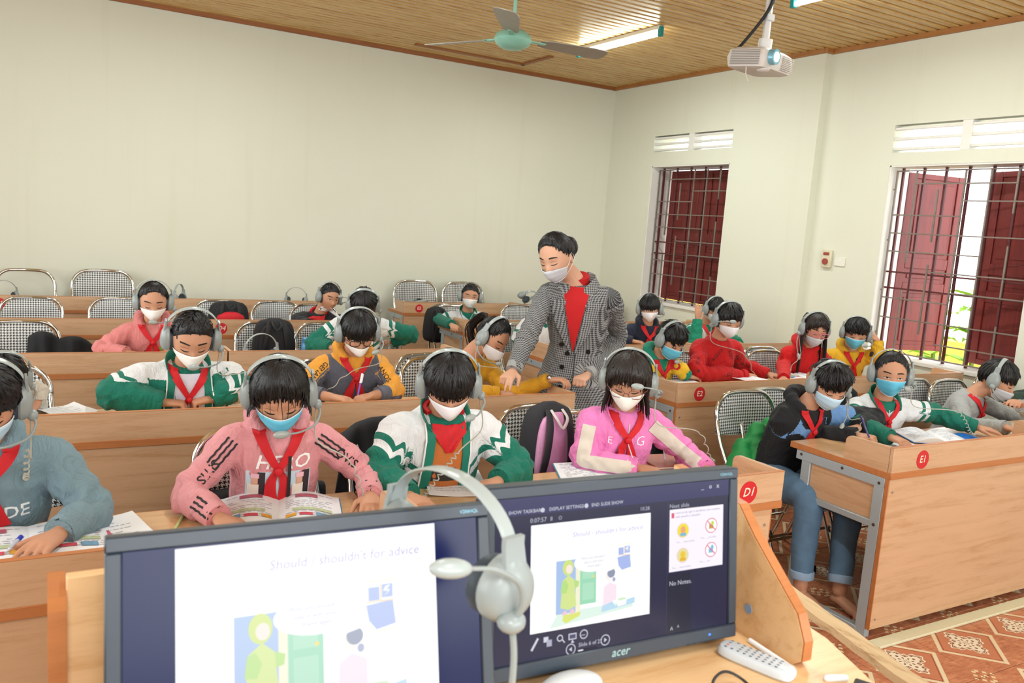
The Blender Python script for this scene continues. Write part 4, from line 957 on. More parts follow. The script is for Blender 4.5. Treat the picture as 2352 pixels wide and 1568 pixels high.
    best = np.full(len(gV), 1e9); hh = np.zeros(len(gV)); aa = np.zeros(len(gV)); rg_ = np.zeros(len(gV))
    drop = (N-gV)@up; lat = np.abs((gV-N)@sd); hh = lat*.55+np.maximum(0, drop)*.9; ax_t = np.abs((gV-(N-up*np.clip(drop, 0, 2)[:, None])) @ sd)
    hw = np.interp(drop, [0, .05, .12, .6], [.07, W*.9, W*.97, W*.95])
    for i, (A_, E_, W_) in enumerate(sl):
        s_ = (-1, 1)[i]
        for a0, b0, l0 in ((A_, E_, 0), (E_, W_, np.linalg.norm(E_-A_))):
            v_ = b0-a0; L = np.linalg.norm(v_); t = np.clip((gV-a0)@v_/L/L, 0, 1); c_ = a0+t[:, None]*v_; d_ = np.linalg.norm(gV-c_, axis=1); out = ((gV-N)@sd)*s_ > (W*sc*.93); far = d_ < .075+puff
            near_t = (d_ < best) & far & (out | (l0 > 0) | (((gV-A_)@nrm(E_-A_) > .05) & (d_ < .06+puff)))
            ref = nrm(np.cross(nrm(v_), V3(0, 0, 1)+1e-3)); r2 = np.cross(nrm(v_), ref); rel = gV-c_
            an = np.arctan2(rel@(-r2 if r2[2] < 0 else r2), rel@(sd*s_)) if True else 0
            hh = np.where(near_t, .11+l0+t*L, hh); aa = np.where(near_t, an, aa); rg_ = np.where(near_t, i+1., rg_); best = np.where(near_t, d_, best)
            rdg = near_t & True; fn = fn+np.where(rdg, .0036*np.sin((l0+t*L)*100+2.6*np.sin(an*1.5+i))*(np.exp(-((l0+t*L-np.linalg.norm(E_-A_))/.09)**2)+.4), 0)
    keep = 1-np.clip((.03-np.abs(drop))/.03, 0, 1)*.8
    gV2 = gV+nrmv*(fn*keep)[:, None]; gm.vertices.foreach_set('co', gV2.ravel()); gb = bvh_of(gm)
    a1 = gm.attributes.new('gc', 'FLOAT_VECTOR', 'POINT'); a1.data.foreach_set('vector', np.stack([hh, aa, rg_], 1).ravel())
    lx = (gV-N)@sd; ly = (gV-N)@fr
    lz_ = np.where(rg_ > .5, hh*1.0, drop); a2 = gm.attributes.new('tl', 'FLOAT_VECTOR', 'POINT'); a2.data.foreach_set('vector', np.stack([np.where(rg_ > .5, aa*.045, lx), ly, lz_], 1).ravel())
    gname = 'coat' if stand else 'jacket' if collar else 'hoodie' if hood else 'sweatshirt'
    cm = gmat(*cloth[:1], **cloth[1]); gobj = put(gm, gname, cm, root)
    FX = lambda x, z: N+sd*x-up*z+fr*.12          # point in front of the chest: x to image right, z down from the neck
    if cuff is not False:
        for A_, E_, We in sl:
            d_ = nrm(We-E_); q = puff*.5; c_ = MB().tube([We-d_*.035, We-d_*.03, We-d_*.012, We+d_*.002, We+d_*.004, We-d_*.002], np.array([.036+q, .0375+q, .0365+q, .035+q, .030+q, .027+q])*sc, 18); c_.build('cuff', cuff if cuff else cm, root)
    if collar:
        cc, flare, hgt = collar; co_ = MB(); th_ = np.linspace(-2.45, 2.45, 25); A_ = []
        for t in th_:
            o_ = -fr*math.cos(t)+sd*math.sin(t); f = abs(t)/2.45; r0 = .066*sc; base = N+o_*r0*1.02+up*(.006-.055*f**3)+fr*.012*f; topp = base+up*hgt*(1-.25*f**2)+o_*(flare+.028*f**3)
            A_.append([base, base*.5+topp*.5+o_*.004, topp])
        A_ = np.array(A_); n1 = 3; V = np.concatenate([A_.reshape(-1, 3), (A_-np.array([(-fr*math.cos(t)+sd*math.sin(t))*.005 for t in th_])[:, None, :]).reshape(-1, 3)]); Nn = 75; F = []
        for i in range(24):
            for j in range(2): F += [(i*3+j, i*3+j+1, i*3+j+4, i*3+j+3), (Nn+i*3+j, Nn+i*3+j+3, Nn+i*3+j+4, Nn+i*3+j+1)]
            F += [(i*3+2, Nn+i*3+2, Nn+i*3+5, i*3+5)]
        for i in (0, 24):
            for j in range(2): F.append((i*3+j, i*3+j+1, Nn+i*3+j+1, Nn+i*3+j))
        co_.add(V, F); co_.build('collar', plain(cc, .75, 0, .06, 60, .1), root, ang=2)
    dr = nrm(-fr-up*.0)
    if open_:                                     # inner shirt seen between the two sides of an open jacket
        ic, w0, w1, zb, edge, fac = open_
        zz = np.linspace(.0, zb, 15); q = MB(); G_ = np.array([[FX(x*(w0+(w1-w0)*min(1, z/zb)), z) for x in np.linspace(-1, 1, 9)] for z in zz]); drape(q, gb, G_, dr, .0035, .003)
        so = q.build('shirt_front', plain(ic, .8, 0, .06, 50, .12), root)
        for s_ in (-1, 1):
            G_ = strip([FX(s_*((w0+(w1-w0)*min(1, z/zb))+.012), z) for z in zz], .03, dr, 3); q = MB(); drape(q, gb, G_, dr, .009, .007); q.build('facing', plain(fac, .75, 0, .06, 60, .1), root)
            P = np.array([ray(gb, FX(s_*((w0+(w1-w0)*min(1, z/zb))+.029), z), dr)[0]-dr*.008 for z in zz]); MB().tube(P, .0032, 6).build('piping', plain(edge, .5), root)
    if stand and False: pass
    if scarf:
        RD = plain('c81420', .72, 0, .12, 45, .15); kz = .075 if scarf != 'long' else .105; K = ray(gb, FX(0, kz), dr)[0]-dr*.014
        if scarf in ('tie', 'long'):
            n2 = 9
            for s_ in (-1, 1):
                P = bez([N+sd*s_*.060*sc-fr*.015+up*.018, N+sd*s_*.058*sc+fr*.03+up*.002, FX(s_*.034, kz*.45), K], 4); q = MB(); G_ = strip(P, np.linspace(.042, .02, len(P)), dr, 3)
                drape(q, gb, G_, dr, .011, .004, lim=.13); q.build('neckerchief_band', RD, root)
                P = [K+sd*s_*.004, FX(s_*.022, kz+.055), FX(s_*(.036 if scarf == 'tie' else .016)+.004, kz+(.12 if scarf == 'tie' else .16))]; P = bez(P, 4); q = MB(); G_ = strip(P, np.linspace(.016, .050, len(P)), dr, 4)
                drape(q, gb, G_, dr, .008, .003, back=.012, reach=.3, extra=[[.003*math.sin(i*.9+j*2+s_) for j in range(4)] for i in range(len(P))]); q.build('neckerchief_tail', RD, root)
            MB().ell(K-dr*.004, (.013, .010, .014), np.stack([sd, fr, up], 1), 12, 8).build('neckerchief_knot', RD, root)
        else:   # bandana-like drape
            G_ = np.array([[FX(x*.062*(1-.8*max(0, v_-.35)/.65), -.02+v_*.105+.0*abs(x)) for x in np.linspace(-1, 1, 9)] for v_ in np.linspace(0, 1, 9)])
            q = MB(); drape(q, gb, G_, dr, .011, .004, extra=[[.004*math.sin(v_*1.6+abs(x)*2.) for x in range(9)] for v_ in range(9)], lim=.13); q.build('neckerchief', RD, root)
            P = [N-fr*math.cos(t)*.068+sd*math.sin(t)*.066+up*.016 for t in np.linspace(-2.0, 2.0, 13)]; MB().tube(P, .011, 8, flat=1.5).build('neckerchief_roll', RD, root)
    for tx in texts:                               # flat print on the cloth: (text, colour, size, x, z, tilt, bold, shear, where)
        s_, col_, size, x0, z0, tilt, bold, shear = tx[:8]; ca, sa = math.cos(math.radians(tilt)), math.sin(math.radians(tilt)); q = MB()
        if len(tx) > 8:   # along a sleeve: frame given by the arm
            i = tx[8]; A_, E_, We = sl[i]; path = (lambda u: A_+(E_-A_)*(u/np.linalg.norm(E_-A_)) if u < np.linalg.norm(E_-A_) else E_+(We-E_)*((u-np.linalg.norm(E_-A_))/np.linalg.norm(We-E_)))
            vd = nrm(CP-A_); vv, ff = text_mesh(s_, size, bold, shear)
            if len(vv):
                pts = []
                for a_, b_ in vv:
                    u = z0+a_; c_ = path(u); t_ = nrm(path(u+.01)-path(u-.01)); sdv = nrm(np.cross(vd, t_)); loc, _n = ray(gb, c_+sdv*(b_+x0)+vd*.03, -vd, .12); pts.append(loc+vd*.0018)
                q.add(pts, ff)
        else:
            def fnx(a_, b_): loc, _n = ray(gb, FX(x0+a_*ca-b_*sa, z0-(a_*sa+b_*ca)), dr); return loc-dr*.0016
            put_text(q, s_, size, fnx, bold, shear)
        if q.n: q.build('lettering', plain(col_, .7), root, smooth=False)
    # --- trousers
    if not stand:
        tm_ = MB(); tc = trousers
        if feet is not None:
            for i, s_ in enumerate((-1, 1)):
                f_ = np.array(feet[i], float); hip = B+sd*s_*hipw; kn = np.array(feet[i+2], float); tm_.tube(bez([hip+V3(0, .02, .0), hip*.5+kn*.5, kn, kn*.5+(f_+V3(0, .02, .13))*.5, f_+V3(0, .02, .13)], 4), np.interp(np.linspace(0, 4, 17), range(5), [.098, .085, .07, .06, .052]), 16)
            tm_.ell(B+V3(0, .02, -.0), (.16, .13, .08))
            m_, V_ = remesh(tm_, .009, 3); nn = np.empty(len(V_)*3); m_.vertices.foreach_get('normal', nn); V_ = V_+nn.reshape(-1, 3)*fold_noise(V_, 3, .004)[:, None]; m_.vertices.foreach_set('co', V_.ravel()); put(m_, 'trousers', plain(tc, .85, 0, .22, 22, .3), root)
            for i in (0, 1):
                f_ = np.array(feet[i], float); kn = np.array(feet[i+2], float); e_ = f_+V3(0, .02, .13); d_ = nrm(kn-e_); MB().tube([e_-d_*.004, e_+d_*.002, e_+d_*.03, e_+d_*.034], [.053, .057, .057, .053], 18).build('turned_up_hem', plain('8fa9c4', .85, 0, .1, 40), root)
        else:
            for s_ in (-1, 1):
                hip = B+sd*s_*hipw; kn = hip+V3(0, -.34*sc, -.02); tm_.tube([hip+V3(0, .06, 0), hip, kn, kn+V3(0, -.01, -.04), kn+V3(0, .02, -.38)], [.085, .088, .066, .062, .048], 14, ball=True)
                MB().tube([V3(kn[0], kn[1]+.06, .04), V3(kn[0], kn[1]-.02, .045), V3(kn[0], kn[1]-.12, .032)], [.035, .04, .034], 12, flat=.85, ball=True).build('shoe', M['dark'], root)
            tm_.build('trousers', plain(tc, .85, 0, .12, 30, .2), root)
    return dict(H=H, Rh=Rh, N=N, Rb=Rb, arms=arms, root=root, B=B, gb=gb, sd=sd, up=up, fr=fr, FX=FX, hs=hs, bb=bb, dr=dr, sl=sl)
def nrm_rows(P): return P/np.linalg.norm(P, axis=1)[:, None]
def wear(p, label, boom='mouth', side=1, cord=None, tilt=-6, turns=12, sc=1.):
    'puts a headset on a head; cord = world point on the desk where it ends'
    t = thing('headset', label, 'headset', (0, 0, 0), 'grey headsets worn by the pupils'); headset_parts(t, boom, side)
    R = p['Rh']@rotx(math.radians(tilt)); s_ = p['hs']*sc
    if cord is not None:
        a = R@(V3(side*.108, .0, -.052)*s_)+p['H']; b = np.array(cord, float); m1 = a+V3(0, -.03, -.10); m2 = a*.45+b*.55+V3(0, -.05, .02)
        P = np.array([a, m1, m2, b+V3(0, .03, .012), b]); P = (P-p['H'])@R/s_
        coil(P, .0065, turns, .0022, .5).build('cable', M['cable'], t)
    Mx = Matrix.Identity(4)
    for i in range(3):
        for j in range(3): Mx[i][j] = R[i][j]*s_
        Mx[i][3] = p['H'][i]
    t.matrix_world = Mx; return t

def sleeve_band(p, arm, off, u0, u1, w_, col, name='sleeve_stripe', n=14, th=.0015, wave=0., steps=None):
    'ribbon lying along the sleeve on the side turned to the room front'
    A_, E_, We = p['sl'][arm]; L1 = np.linalg.norm(E_-A_); L2 = np.linalg.norm(We-E_); vd = nrm(CP-A_)
    path = lambda u: A_+(E_-A_)*(u/L1) if u < L1 else E_+(We-E_)*((u-L1)/L2)
    G_ = []
    for k in range(n):
        u = u0+(u1-u0)*k/(n-1); c_ = path(u); t_ = nrm(path(u+.03)-path(u-.03)); sdv = nrm(np.cross(t_, vd)); o_ = off+wave*math.sin(k*1.9)
        G_.append([c_+sdv*(o_+w_*q)+vd*.03 for q in (np.linspace(-.5, .5, 8) if w_ > .02 else (-.5, 0, .5))])
    q = MB(); drape(q, p['gb'], np.array(G_), -vd, .0045 if w_ > .02 else .0025, .003, back=.12, lim=.1); return q.build(name, plain(col, .75, 0, .05, 60), p['root'])
SCH = lambda **k: ('school', k)
def seat_chair(p, label, **kw):
    B = p['B']; return chair(B[0], B[1]+.06, label, grp='houndstooth chairs under the pupils', **kw)
Q = {}
Q['hero'] = person('hero', 'girl in a pink hoodie lettered HERO with a blue mask over an open textbook', (642, 903, .34), ay=4, pitch=30, roll=-3, hands=((520, 1200, .785), (852, 1150, .79)), poses=('relax', 'relax'),
    hair='curtain', hseed=3, vox=.0042, gv=.0065, cloth=('plain', dict(base='e39aa0')), hood=True, puff=.006, mask='blue', scarf='long', W=.13, by=-8,
    texts=[('HERO', 'f4f2f2', .062, .012, .085, 0, .012, .25), ('SIVIS', '1d191b', .04, .004, .12, 0, .012, 0, 0), ('OVIS', '1d191b', .04, 0, .12, 0, .012, 0, 1)])
Q['slate'] = person('slate', 'boy in a slate blue sweatshirt at the left edge, one hand flat on his book', (-42, 925, .33), ay=0, pitch=26, hands=((-150, 1260, .785), (112, 1240, .785)), poses=('relax', 'flat'),
    hair='short', hseed=4, vox=.0045, gv=.007, cloth=('plain', dict(base='7c97a3')), hood=True, puff=.008, W=.145, sc=1.08, mask='pale', scarf='tie', elbows=(None, (215, 1170, .36)),
    texts=[('RIDE', 'e9eef0', .05, .055, .16, 0, .015, 0)])
Q['green'] = person('green', 'boy in an open green and white jacket over an orange shirt, front row', (1031, 882, .34), ay=8, pitch=27, roll=-2, hands=((955, 1150, .785), (1130, 1112, .785)), poses=('relax', 'fist'),
    elbows=((872, 1085, .40), (1195, 1075, .36)), hair='bangs', hseed=5, vox=.0042, gv=.0065, cloth=SCH(q=.215), collar=('12725f', .010, .055), puff=.016, W=.14, by=-4, mask='white', scarf='band', open_=('b8672c', .05, .066, .34, 'e8e8e8', '12725f'), sc=1.04,
    texts=[('FLYING', '2a2320', .042, .0, .125, 0, .008, 0), ('ALEISERMAN', 'd8a05a', .011, .03, .175, 0, .0, 0)])
Q['rose'] = person('rose', 'girl in a bright pink tracksuit top and glasses, writing', (1444, 873, .34), ay=-2, pitch=20, roll=2, hands=((1490, 1078, .785), (1635, 1085, .785)), poses=('pen', 'relax'),
    elbows=((1340, 1055, .42), None), hair='bob', hseed=6, vox=.0042, gv=.0065, cloth=('plain', dict(base='ef86c6')), collar=('ef86c6', .004, .04), puff=.010, W=.125, mask='cream', scarf='tie', glasses=('7a4a44', .5), sc=.97, eyes='down',
    texts=[('E', 'f7e8f2', .04, -.065, .09, 0, -.006, 0), ('G', 'f7e8f2', .055, .058, .09, 0, -.008, 0)])
Q['chubby'] = person('chubby', 'sturdy boy in an open green jacket over a white shirt, writing', (440, 776, 1.62), ay=6, pitch=27, roll=2, hands=((400, 925, .80), (462, 920, .80)), poses=('pen', 'fist'),
    elbows=((250, 905, 1.66), (545, 885, 1.66)), hair='buzz', hseed=7, vox=.005, gv=.0075, cloth=SCH(q=.235), collar=('12725f', .014, .05), puff=.018, W=.165, sc=1.08, hs=1.10, by=0, mask='cream', scarf='long', open_=('d9d9ea', .06, .085, .34, 'e8e8e8', '12725f'))
Q['genan'] = person('genan', 'boy in black-rimmed glasses and a grey sweatshirt with orange sleeves, second row', (822, 762, 1.70), ay=14, pitch=24, roll=-3, hands=((782, 915, .80), (838, 912, .80)), poses=('relax', 'pen'),
    hair='bangs', hseed=8, vox=.005, gv=.0075, cloth=('shoulder', dict(base='5f6270', c2='e8a13c', q=.36)), hood=True, puff=.006, W=.135, mask='cream', pin='low', scarf='tie', glasses=('1c1816', 1), sleeve=.72, eyes='open', sc=1.02, cuff=plain('5f6270', .8),
    texts=[('GENAN', '2a211c', .035, .0, .04, 0, .01, 0, 0), ('ANOS', '2a211c', .035, .0, .06, 0, .01, 0, 1)])
Q['mustard'] = person('mustard', 'girl in a mustard yellow sweater leaning sideways over her book beside the teacher', (1132, 775, 1.72), ay=50, pitch=34, roll=10, hands=((1165, 905, .79), (1278, 872, None, 1.42)), poses=('relax', 'relax'),
    elbows=(None, (1175, 905, 1.60)), hair='pony', hseed=9, vox=.005, gv=.0075, cloth=('plain', dict(base='d59a22')), puff=.004, by=8, mask='white', scarf=None, W=.125, sh=(-.05, 0, 0))
Q['behind'] = person('behind', 'pupil in a cream sweater, mostly hidden behind the boy at the left edge', (2, 872, 1.66), ay=10, pitch=30, hands=((-60, 940, .80), (74, 930, .80)), hair='short', hseed=10, vox=.006, gv=.009, cloth=('plain', dict(base='d8d0c4')), mask='white', scarf=None,
    elbows=(None, (88, 890, 1.72)))
Q['pinkhood'] = person('pinkhood', 'girl in a dusty pink hoodie with a white mask, third row behind the sturdy boy', (352, 692, 3.02), ay=2, pitch=16, hands=((305, 812, .80), (372, 812, .80)), hair='slick', hseed=11, vox=.006, gv=.009, cloth=('plain', dict(base='d98482')), hood=True, puff=.006, mask='cream', scarf='tie', eyes='down')
Q['d3'] = person('d3', 'boy in a school jacket, head bowed behind the boy in black glasses', (834, 700, 3.04), ay=5, pitch=42, hands=((770, 800, .80), (886, 785, .80)), elbows=(None, (948, 768, 3.2)), hair='short', hseed=12, vox=.006, gv=.009, cloth=SCH(), collar=('12725f', .008, .04), puff=.014, mask='white', scarf=None, W=.135)
Q['smile'] = person('smile', 'boy in a black jacket with a red neckerchief, smiling without a mask, fourth row', (756, 682, 4.40), ay=26, pitch=12, roll=6, hands=((715, 745, .80), (780, 745, .80)), hair='buzz', hseed=13, vox=.006, gv=.009, cloth=('plain', dict(base='24252a')), puff=.01, mask='none', scarf='band', eyes='squint', by=-30, sh=(-.05, 0, 0), collar=('24252a', .004, .03))
Q['e4'] = person('e4', 'smiling boy in a green and white school jacket before the E5 desk', (1080, 680, 4.50), ay=5, pitch=4, roll=3, hands=((1040, 747, .80), (1075, 747, .80)), elbows=((1010, 735, 4.62), None), hair='buzz', hseed=14, vox=.006, gv=.009, cloth=SCH(q=.20), collar=('12725f', .006, .035), puff=.012, mask='cream', scarf=None, eyes='squint')
Q['e3'] = person('e3', 'pupil in a white and green jacket hidden behind the teacher’s arm, third right row', None or (1262, 700, 3.2), ay=0, pitch=30, hands=((1215, 775, .80), (1275, 790, .80)), elbows=((1190, 775, 3.3), None), hair='short', hseed=15, vox=.0065, gv=.01, cloth=SCH(q=.27), puff=.012, mask='white', scarf=None, sh=(-.03, 0, 0))
Q['bluey'] = person('bluey', 'boy in a navy and yellow hooded jacket, third right row below the corner window', (1492, 708, 3.22), ay=6, pitch=8, roll=-4, hands=((1465, 785, .80), (1525, 785, .80)), hair='bangs', hseed=16, vox=.006, gv=.009, cloth=('split', dict(base='1d2438', c2='22283c')), hood=True, puff=.012, mask='white', scarf='tie', eyes='open')
Q['handup'] = person('handup', 'boy in a green jacket holding his hand against his head, third right row', (1640, 712, 3.24), ay=38, pitch=20, roll=5, hands=((1603, 722, None, 3.14), (1700, 790, .80)), elbows=((1598, 790, 3.10), None), poses=('flat', 'relax'), hair='short', hseed=17, vox=.006, gv=.009, cloth=('school', dict(green='178a6c', q=.16)), puff=.012, mask='white', scarf='tie')
Q['yelgreen'] = person('yelgreen', 'boy in a yellow and green hooded top behind the E2 disc', (1541, 781, 1.80), ay=44, pitch=26, roll=4, hands=((1512, 868, .80), (1592, 866, .80)), elbows=(None, (1560, 845, 1.80)), hair='tuft', hseed=18, vox=.0055, gv=.008, cloth=('shoulder', dict(base='efc02e', c2='15866c', q=.2)), hood=True, puff=.008, mask='blue', scarf='tie', by=0, sc=.95)
Q['redboy'] = person('redboy', 'boy in a red patterned sweater with a white mask, second right row', (1672, 735, 1.80), ay=30, pitch=14, roll=2, hands=((1722, 862, .80), (1778, 862, .80)), elbows=((1600, 855, 1.78), None), poses=('relax', 'relax'), hair='short', hseed=19, vox=.0055, gv=.008, cloth=('plain', dict(base='c5161b')), puff=.010, mask='white', scarf=None, by=-5, W=.135,
    texts=[('AGUO', '3a1216', .034, -.05, .07, 55, .004, 0), ('AGU', '3a1216', .034, .06, .07, -50, .004, 0), ('ACU', '3a1216', .03, .0, .16, 15, .004, 0), ('AGU', '3a1216', .03, 0, .12, 0, .004, 0, 0), ('UGA', '3a1216', .03, .01, .22, 0, .004, 0, 0), ('AGU', '3a1216', .03, 0, .14, 0, .004, 0, 1), ('VAGU', '3a1216', .03, .0, .25, 0, .004, 0, 1)])
Q['redgirl'] = person('redgirl', 'long-haired girl in a red hoodie with pink glasses and a grey mask, second right row', (1872, 756, 1.80), ay=26, pitch=18, roll=3, hands=((1800, 872, .80), (1920, 858, .80)), elbows=((1800, 835, 1.95), None), hair='long', hseed=20, vox=.0055, gv=.008, cloth=('plain', dict(base='cf171a')), hood=True, puff=.008, mask='grey', scarf=None, glasses=('d86a92', 1), W=.125)
Q['yellow'] = person('yellow', 'boy in a yellow printed hoodie with a blue mask, propping his head on his hand', (1966, 765, 1.84), ay=8, pitch=16, roll=4, hands=((1955, 845, .80), (2008, 772, None, 1.78)), elbows=(None, (2016, 815, 1.74)), poses=('relax', 'flat'), hair='short', hseed=21, vox=.0055, gv=.008, cloth=('print', dict(base='e6b32a')), hood=True, puff=.012, mask='blue', scarf='tie')
fo = [(-.02+.12, .26, .02), (.10+.10, .14, .0), (.14, .50, .47), (.30, .36, .46)]
Q['navy'] = person('navy', 'barefoot boy in a black and light blue hoodie and jeans beside desk E1', (1905, 884, .52), ay=28, pitch=24, roll=4, hands=((1990, 1003, .785), (1962, 985, .80)), elbows=((1865, 1000, .62), (2010, 960, .55)), poses=('pen', 'relax'), hair='tuft', hseed=22, vox=.0048, gv=.0075, cloth=('upper', dict(base='1b1c20', c2='6f9bd2')), hood=True, puff=.012, mask='pale', scarf='tie', feet=[(-.005, .36, .0), (.13, .25, .0), (.02, .42, .50), (.22, .36, .46)], near=True, by=0, sh=(-.05, .02, 0), trousers='55738f')
Q['longarm'] = person('longarm', 'girl in a green and white school jacket with a blue mask reaching across desk E1', (2046, 858, .56), ay=12, pitch=8, roll=0, hands=((2062, 1010, .785), (2262, 985, .785)), elbows=(None, (2150, 950, .52)), poses=('relax', 'flat'), hair='pony', hseed=23, vox=.0048, gv=.0075, cloth=SCH(q=.235), collar=('12725f', .006, .045), puff=.010, mask='blue', scarf='tie', W=.13, eyes='squint')
Q['greyboy'] = person('greyboy', 'boy in a light grey sweatshirt turned away, seen from behind his ear, front right desk', (2292, 872, .66), ay=78, pitch=22, roll=6, hands=((2325, 985, .785), (2338, 925, None, .42)), elbows=((2215, 975, .62), (2420, 1000, .50)), hair='short', hseed=24, vox=.005, gv=.0075, cloth=('plain', dict(base='aeb0b0')), puff=.004, by=10, mask='grey', scarf='tie', sh=(-.05, .01, .03), hs=1.04)
Q['edge'] = person('edge', 'pupil in a dark green jacket cut off by the right edge of the frame', (2402, 866, .74), ay=0, pitch=20, hands=((tuple(at(2402, 866, Y=.74)*V3(1, 0, 0)+V3(-.12, .36, .785)),), (tuple(at(2402, 866, Y=.74)*V3(1, 0, 0)+V3(.14, .36, .785)),)), hair='short', hseed=25, vox=.0065, gv=.01, cloth=('plain', dict(base='2f4438')), puff=.02, mask='white', scarf=None, W=.16)
# teacher: stands in the aisle and bends towards the girl in mustard
Q['teacher'] = person('teacher', 'woman teacher in a grey houndstooth coat over a red turtleneck, bending over in the aisle', (1278, 590, 1.50), ay=-30, pitch=24, roll=-8, hands=((1170, 862, None, 1.36), (1338, 868, None, 1.40)), elbows=((1212, 772, 1.50), (1420, 778, 1.62)), poses=('point', 'fist'),
    hair='bun', hseed=30, vox=.0042, gv=.006, cloth=('coat', dict(b=.15, rough=.85, sheen=.0)), stand=True, hem=[(-.62, .235, .18), (-.45, .215, .165), (-.25, .19, .15), (-.10, .17, .135)], by=-42, W=.15, sc=1.12, hs=1.10, mask='grey', pin='low', scarf=None, lean=.10, puff=.003, skin=2, sh=(.075, .02, .0), sleeve=.97)
CORD = dict(hero=((845, 1170, .76), 'mouth', 1, 8), slate=((60, 1100, .9), 'mouth', 1, 8), green=((985, 1150, .77), 'cheek', 1, 18), rose=((1640, 1060, .78), 'up', 1, 6), chubby=((640, 905, .80), 'mouth', 1, 6), genan=((742, 920, .77), 'cheek', 1, 5),
    mustard=((1190, 905, .77), 'low', -1, 6), pinkhood=None, d3=((895, 800, .78), 'down', 1, 5), longarm=((2240, 1000, .77), 'cheek', 1, 12), navy=((1975, 1010, .77), 'down', 1, 4), redboy=((1740, 868, .78), 'up', -1, 4), redgirl=((1812, 868, .79), 'down', -1, 4))
HL = dict(hero='headset on the girl in the HERO hoodie, microphone in front of her blue mask', slate='headset on the boy in slate blue at the left edge', green='headset on the boy in the orange shirt, coiled cord hanging over his chest', rose='headset on the girl in bright pink, microphone raised to her forehead',
    chubby='headset on the sturdy boy with the buzz cut, microphone over his white mask', genan='headset on the boy in black glasses and orange sleeves', mustard='headset on the girl in mustard yellow seen from the side', behind='headset on the pupil in the cream sweater', pinkhood='headset on the girl in the dusty pink hoodie, microphone below her mask',
    d3='headset on the bowed boy behind the black glasses', smile='headset on the smiling boy in the black jacket, microphone at his brow', e4='headset on the smiling boy in front of the E5 desk', e3='headset on the pupil hidden by the teacher', bluey='headset on the boy in navy and yellow', handup='headset on the boy holding his hand to his head',
    yelgreen='headset on the boy in yellow and green, seen from the side', redboy='headset on the boy in the red sweater, boom pointing forward', redgirl='headset on the girl with pink glasses', yellow='headset on the boy in the yellow printed hoodie', navy='headset on the boy in black and light blue, microphone hanging low',
    longarm='headset on the girl reaching across desk E1', greyboy='headset on the boy in light grey turned away', edge='headset on the pupil at the right edge of the frame')
BM = dict(pinkhood=('low', 1), smile=('up', 1), e4=('low', 1), bluey=('cheek', 1), handup=('cheek', -1), yelgreen=('low', 1), yellow=('cheek', 1), greyboy=('low', -1), behind=('cheek', 1), e3=('low', 1), edge=('low', 1))
for k, p in Q.items():
    if k == 'teacher': continue
    c = CORD.get(k)
    if c: wear(p, HL[k], c[1], c[2], at(c[0][0], c[0][1], Z=c[0][2]), turns=c[3], tilt=-10 if k not in ('redboy',) else -4)
    else: wear(p, HL[k], *BM.get(k, ('mouth', 1)), tilt=-10)
seat_chair(Q['hero'], 'chair of the girl in the HERO hoodie'); seat_chair(Q['slate'], 'chair of the boy in slate blue'); seat_chair(Q['green'], 'chair of the boy in the orange shirt, black jacket over it'); seat_chair(Q['rose'], 'chair of the girl in bright pink')
for k, nm in (('chubby', 'sturdy boy'), ('genan', 'boy in black glasses'), ('mustard', 'girl in mustard yellow'), ('behind', 'pupil in the cream sweater'), ('pinkhood', 'girl in the dusty pink hoodie'), ('d3', 'bowed boy in the third row'), ('smile', 'boy in the black jacket'), ('e4', 'smiling boy by the E5 disc'),
              ('e3', 'pupil hidden by the teacher'), ('bluey', 'boy in navy and yellow'), ('handup', 'boy with his hand to his head'), ('yelgreen', 'boy in yellow and green'), ('redboy', 'boy in the red sweater'), ('redgirl', 'girl with pink glasses'), ('yellow', 'boy in the yellow printed hoodie'),
              ('navy', 'boy in black and light blue'), ('longarm', 'girl reaching across desk E1'), ('greyboy', 'boy in light grey'), ('edge', 'pupil at the right edge')): seat_chair(Q[k], 'chair of the '+nm)
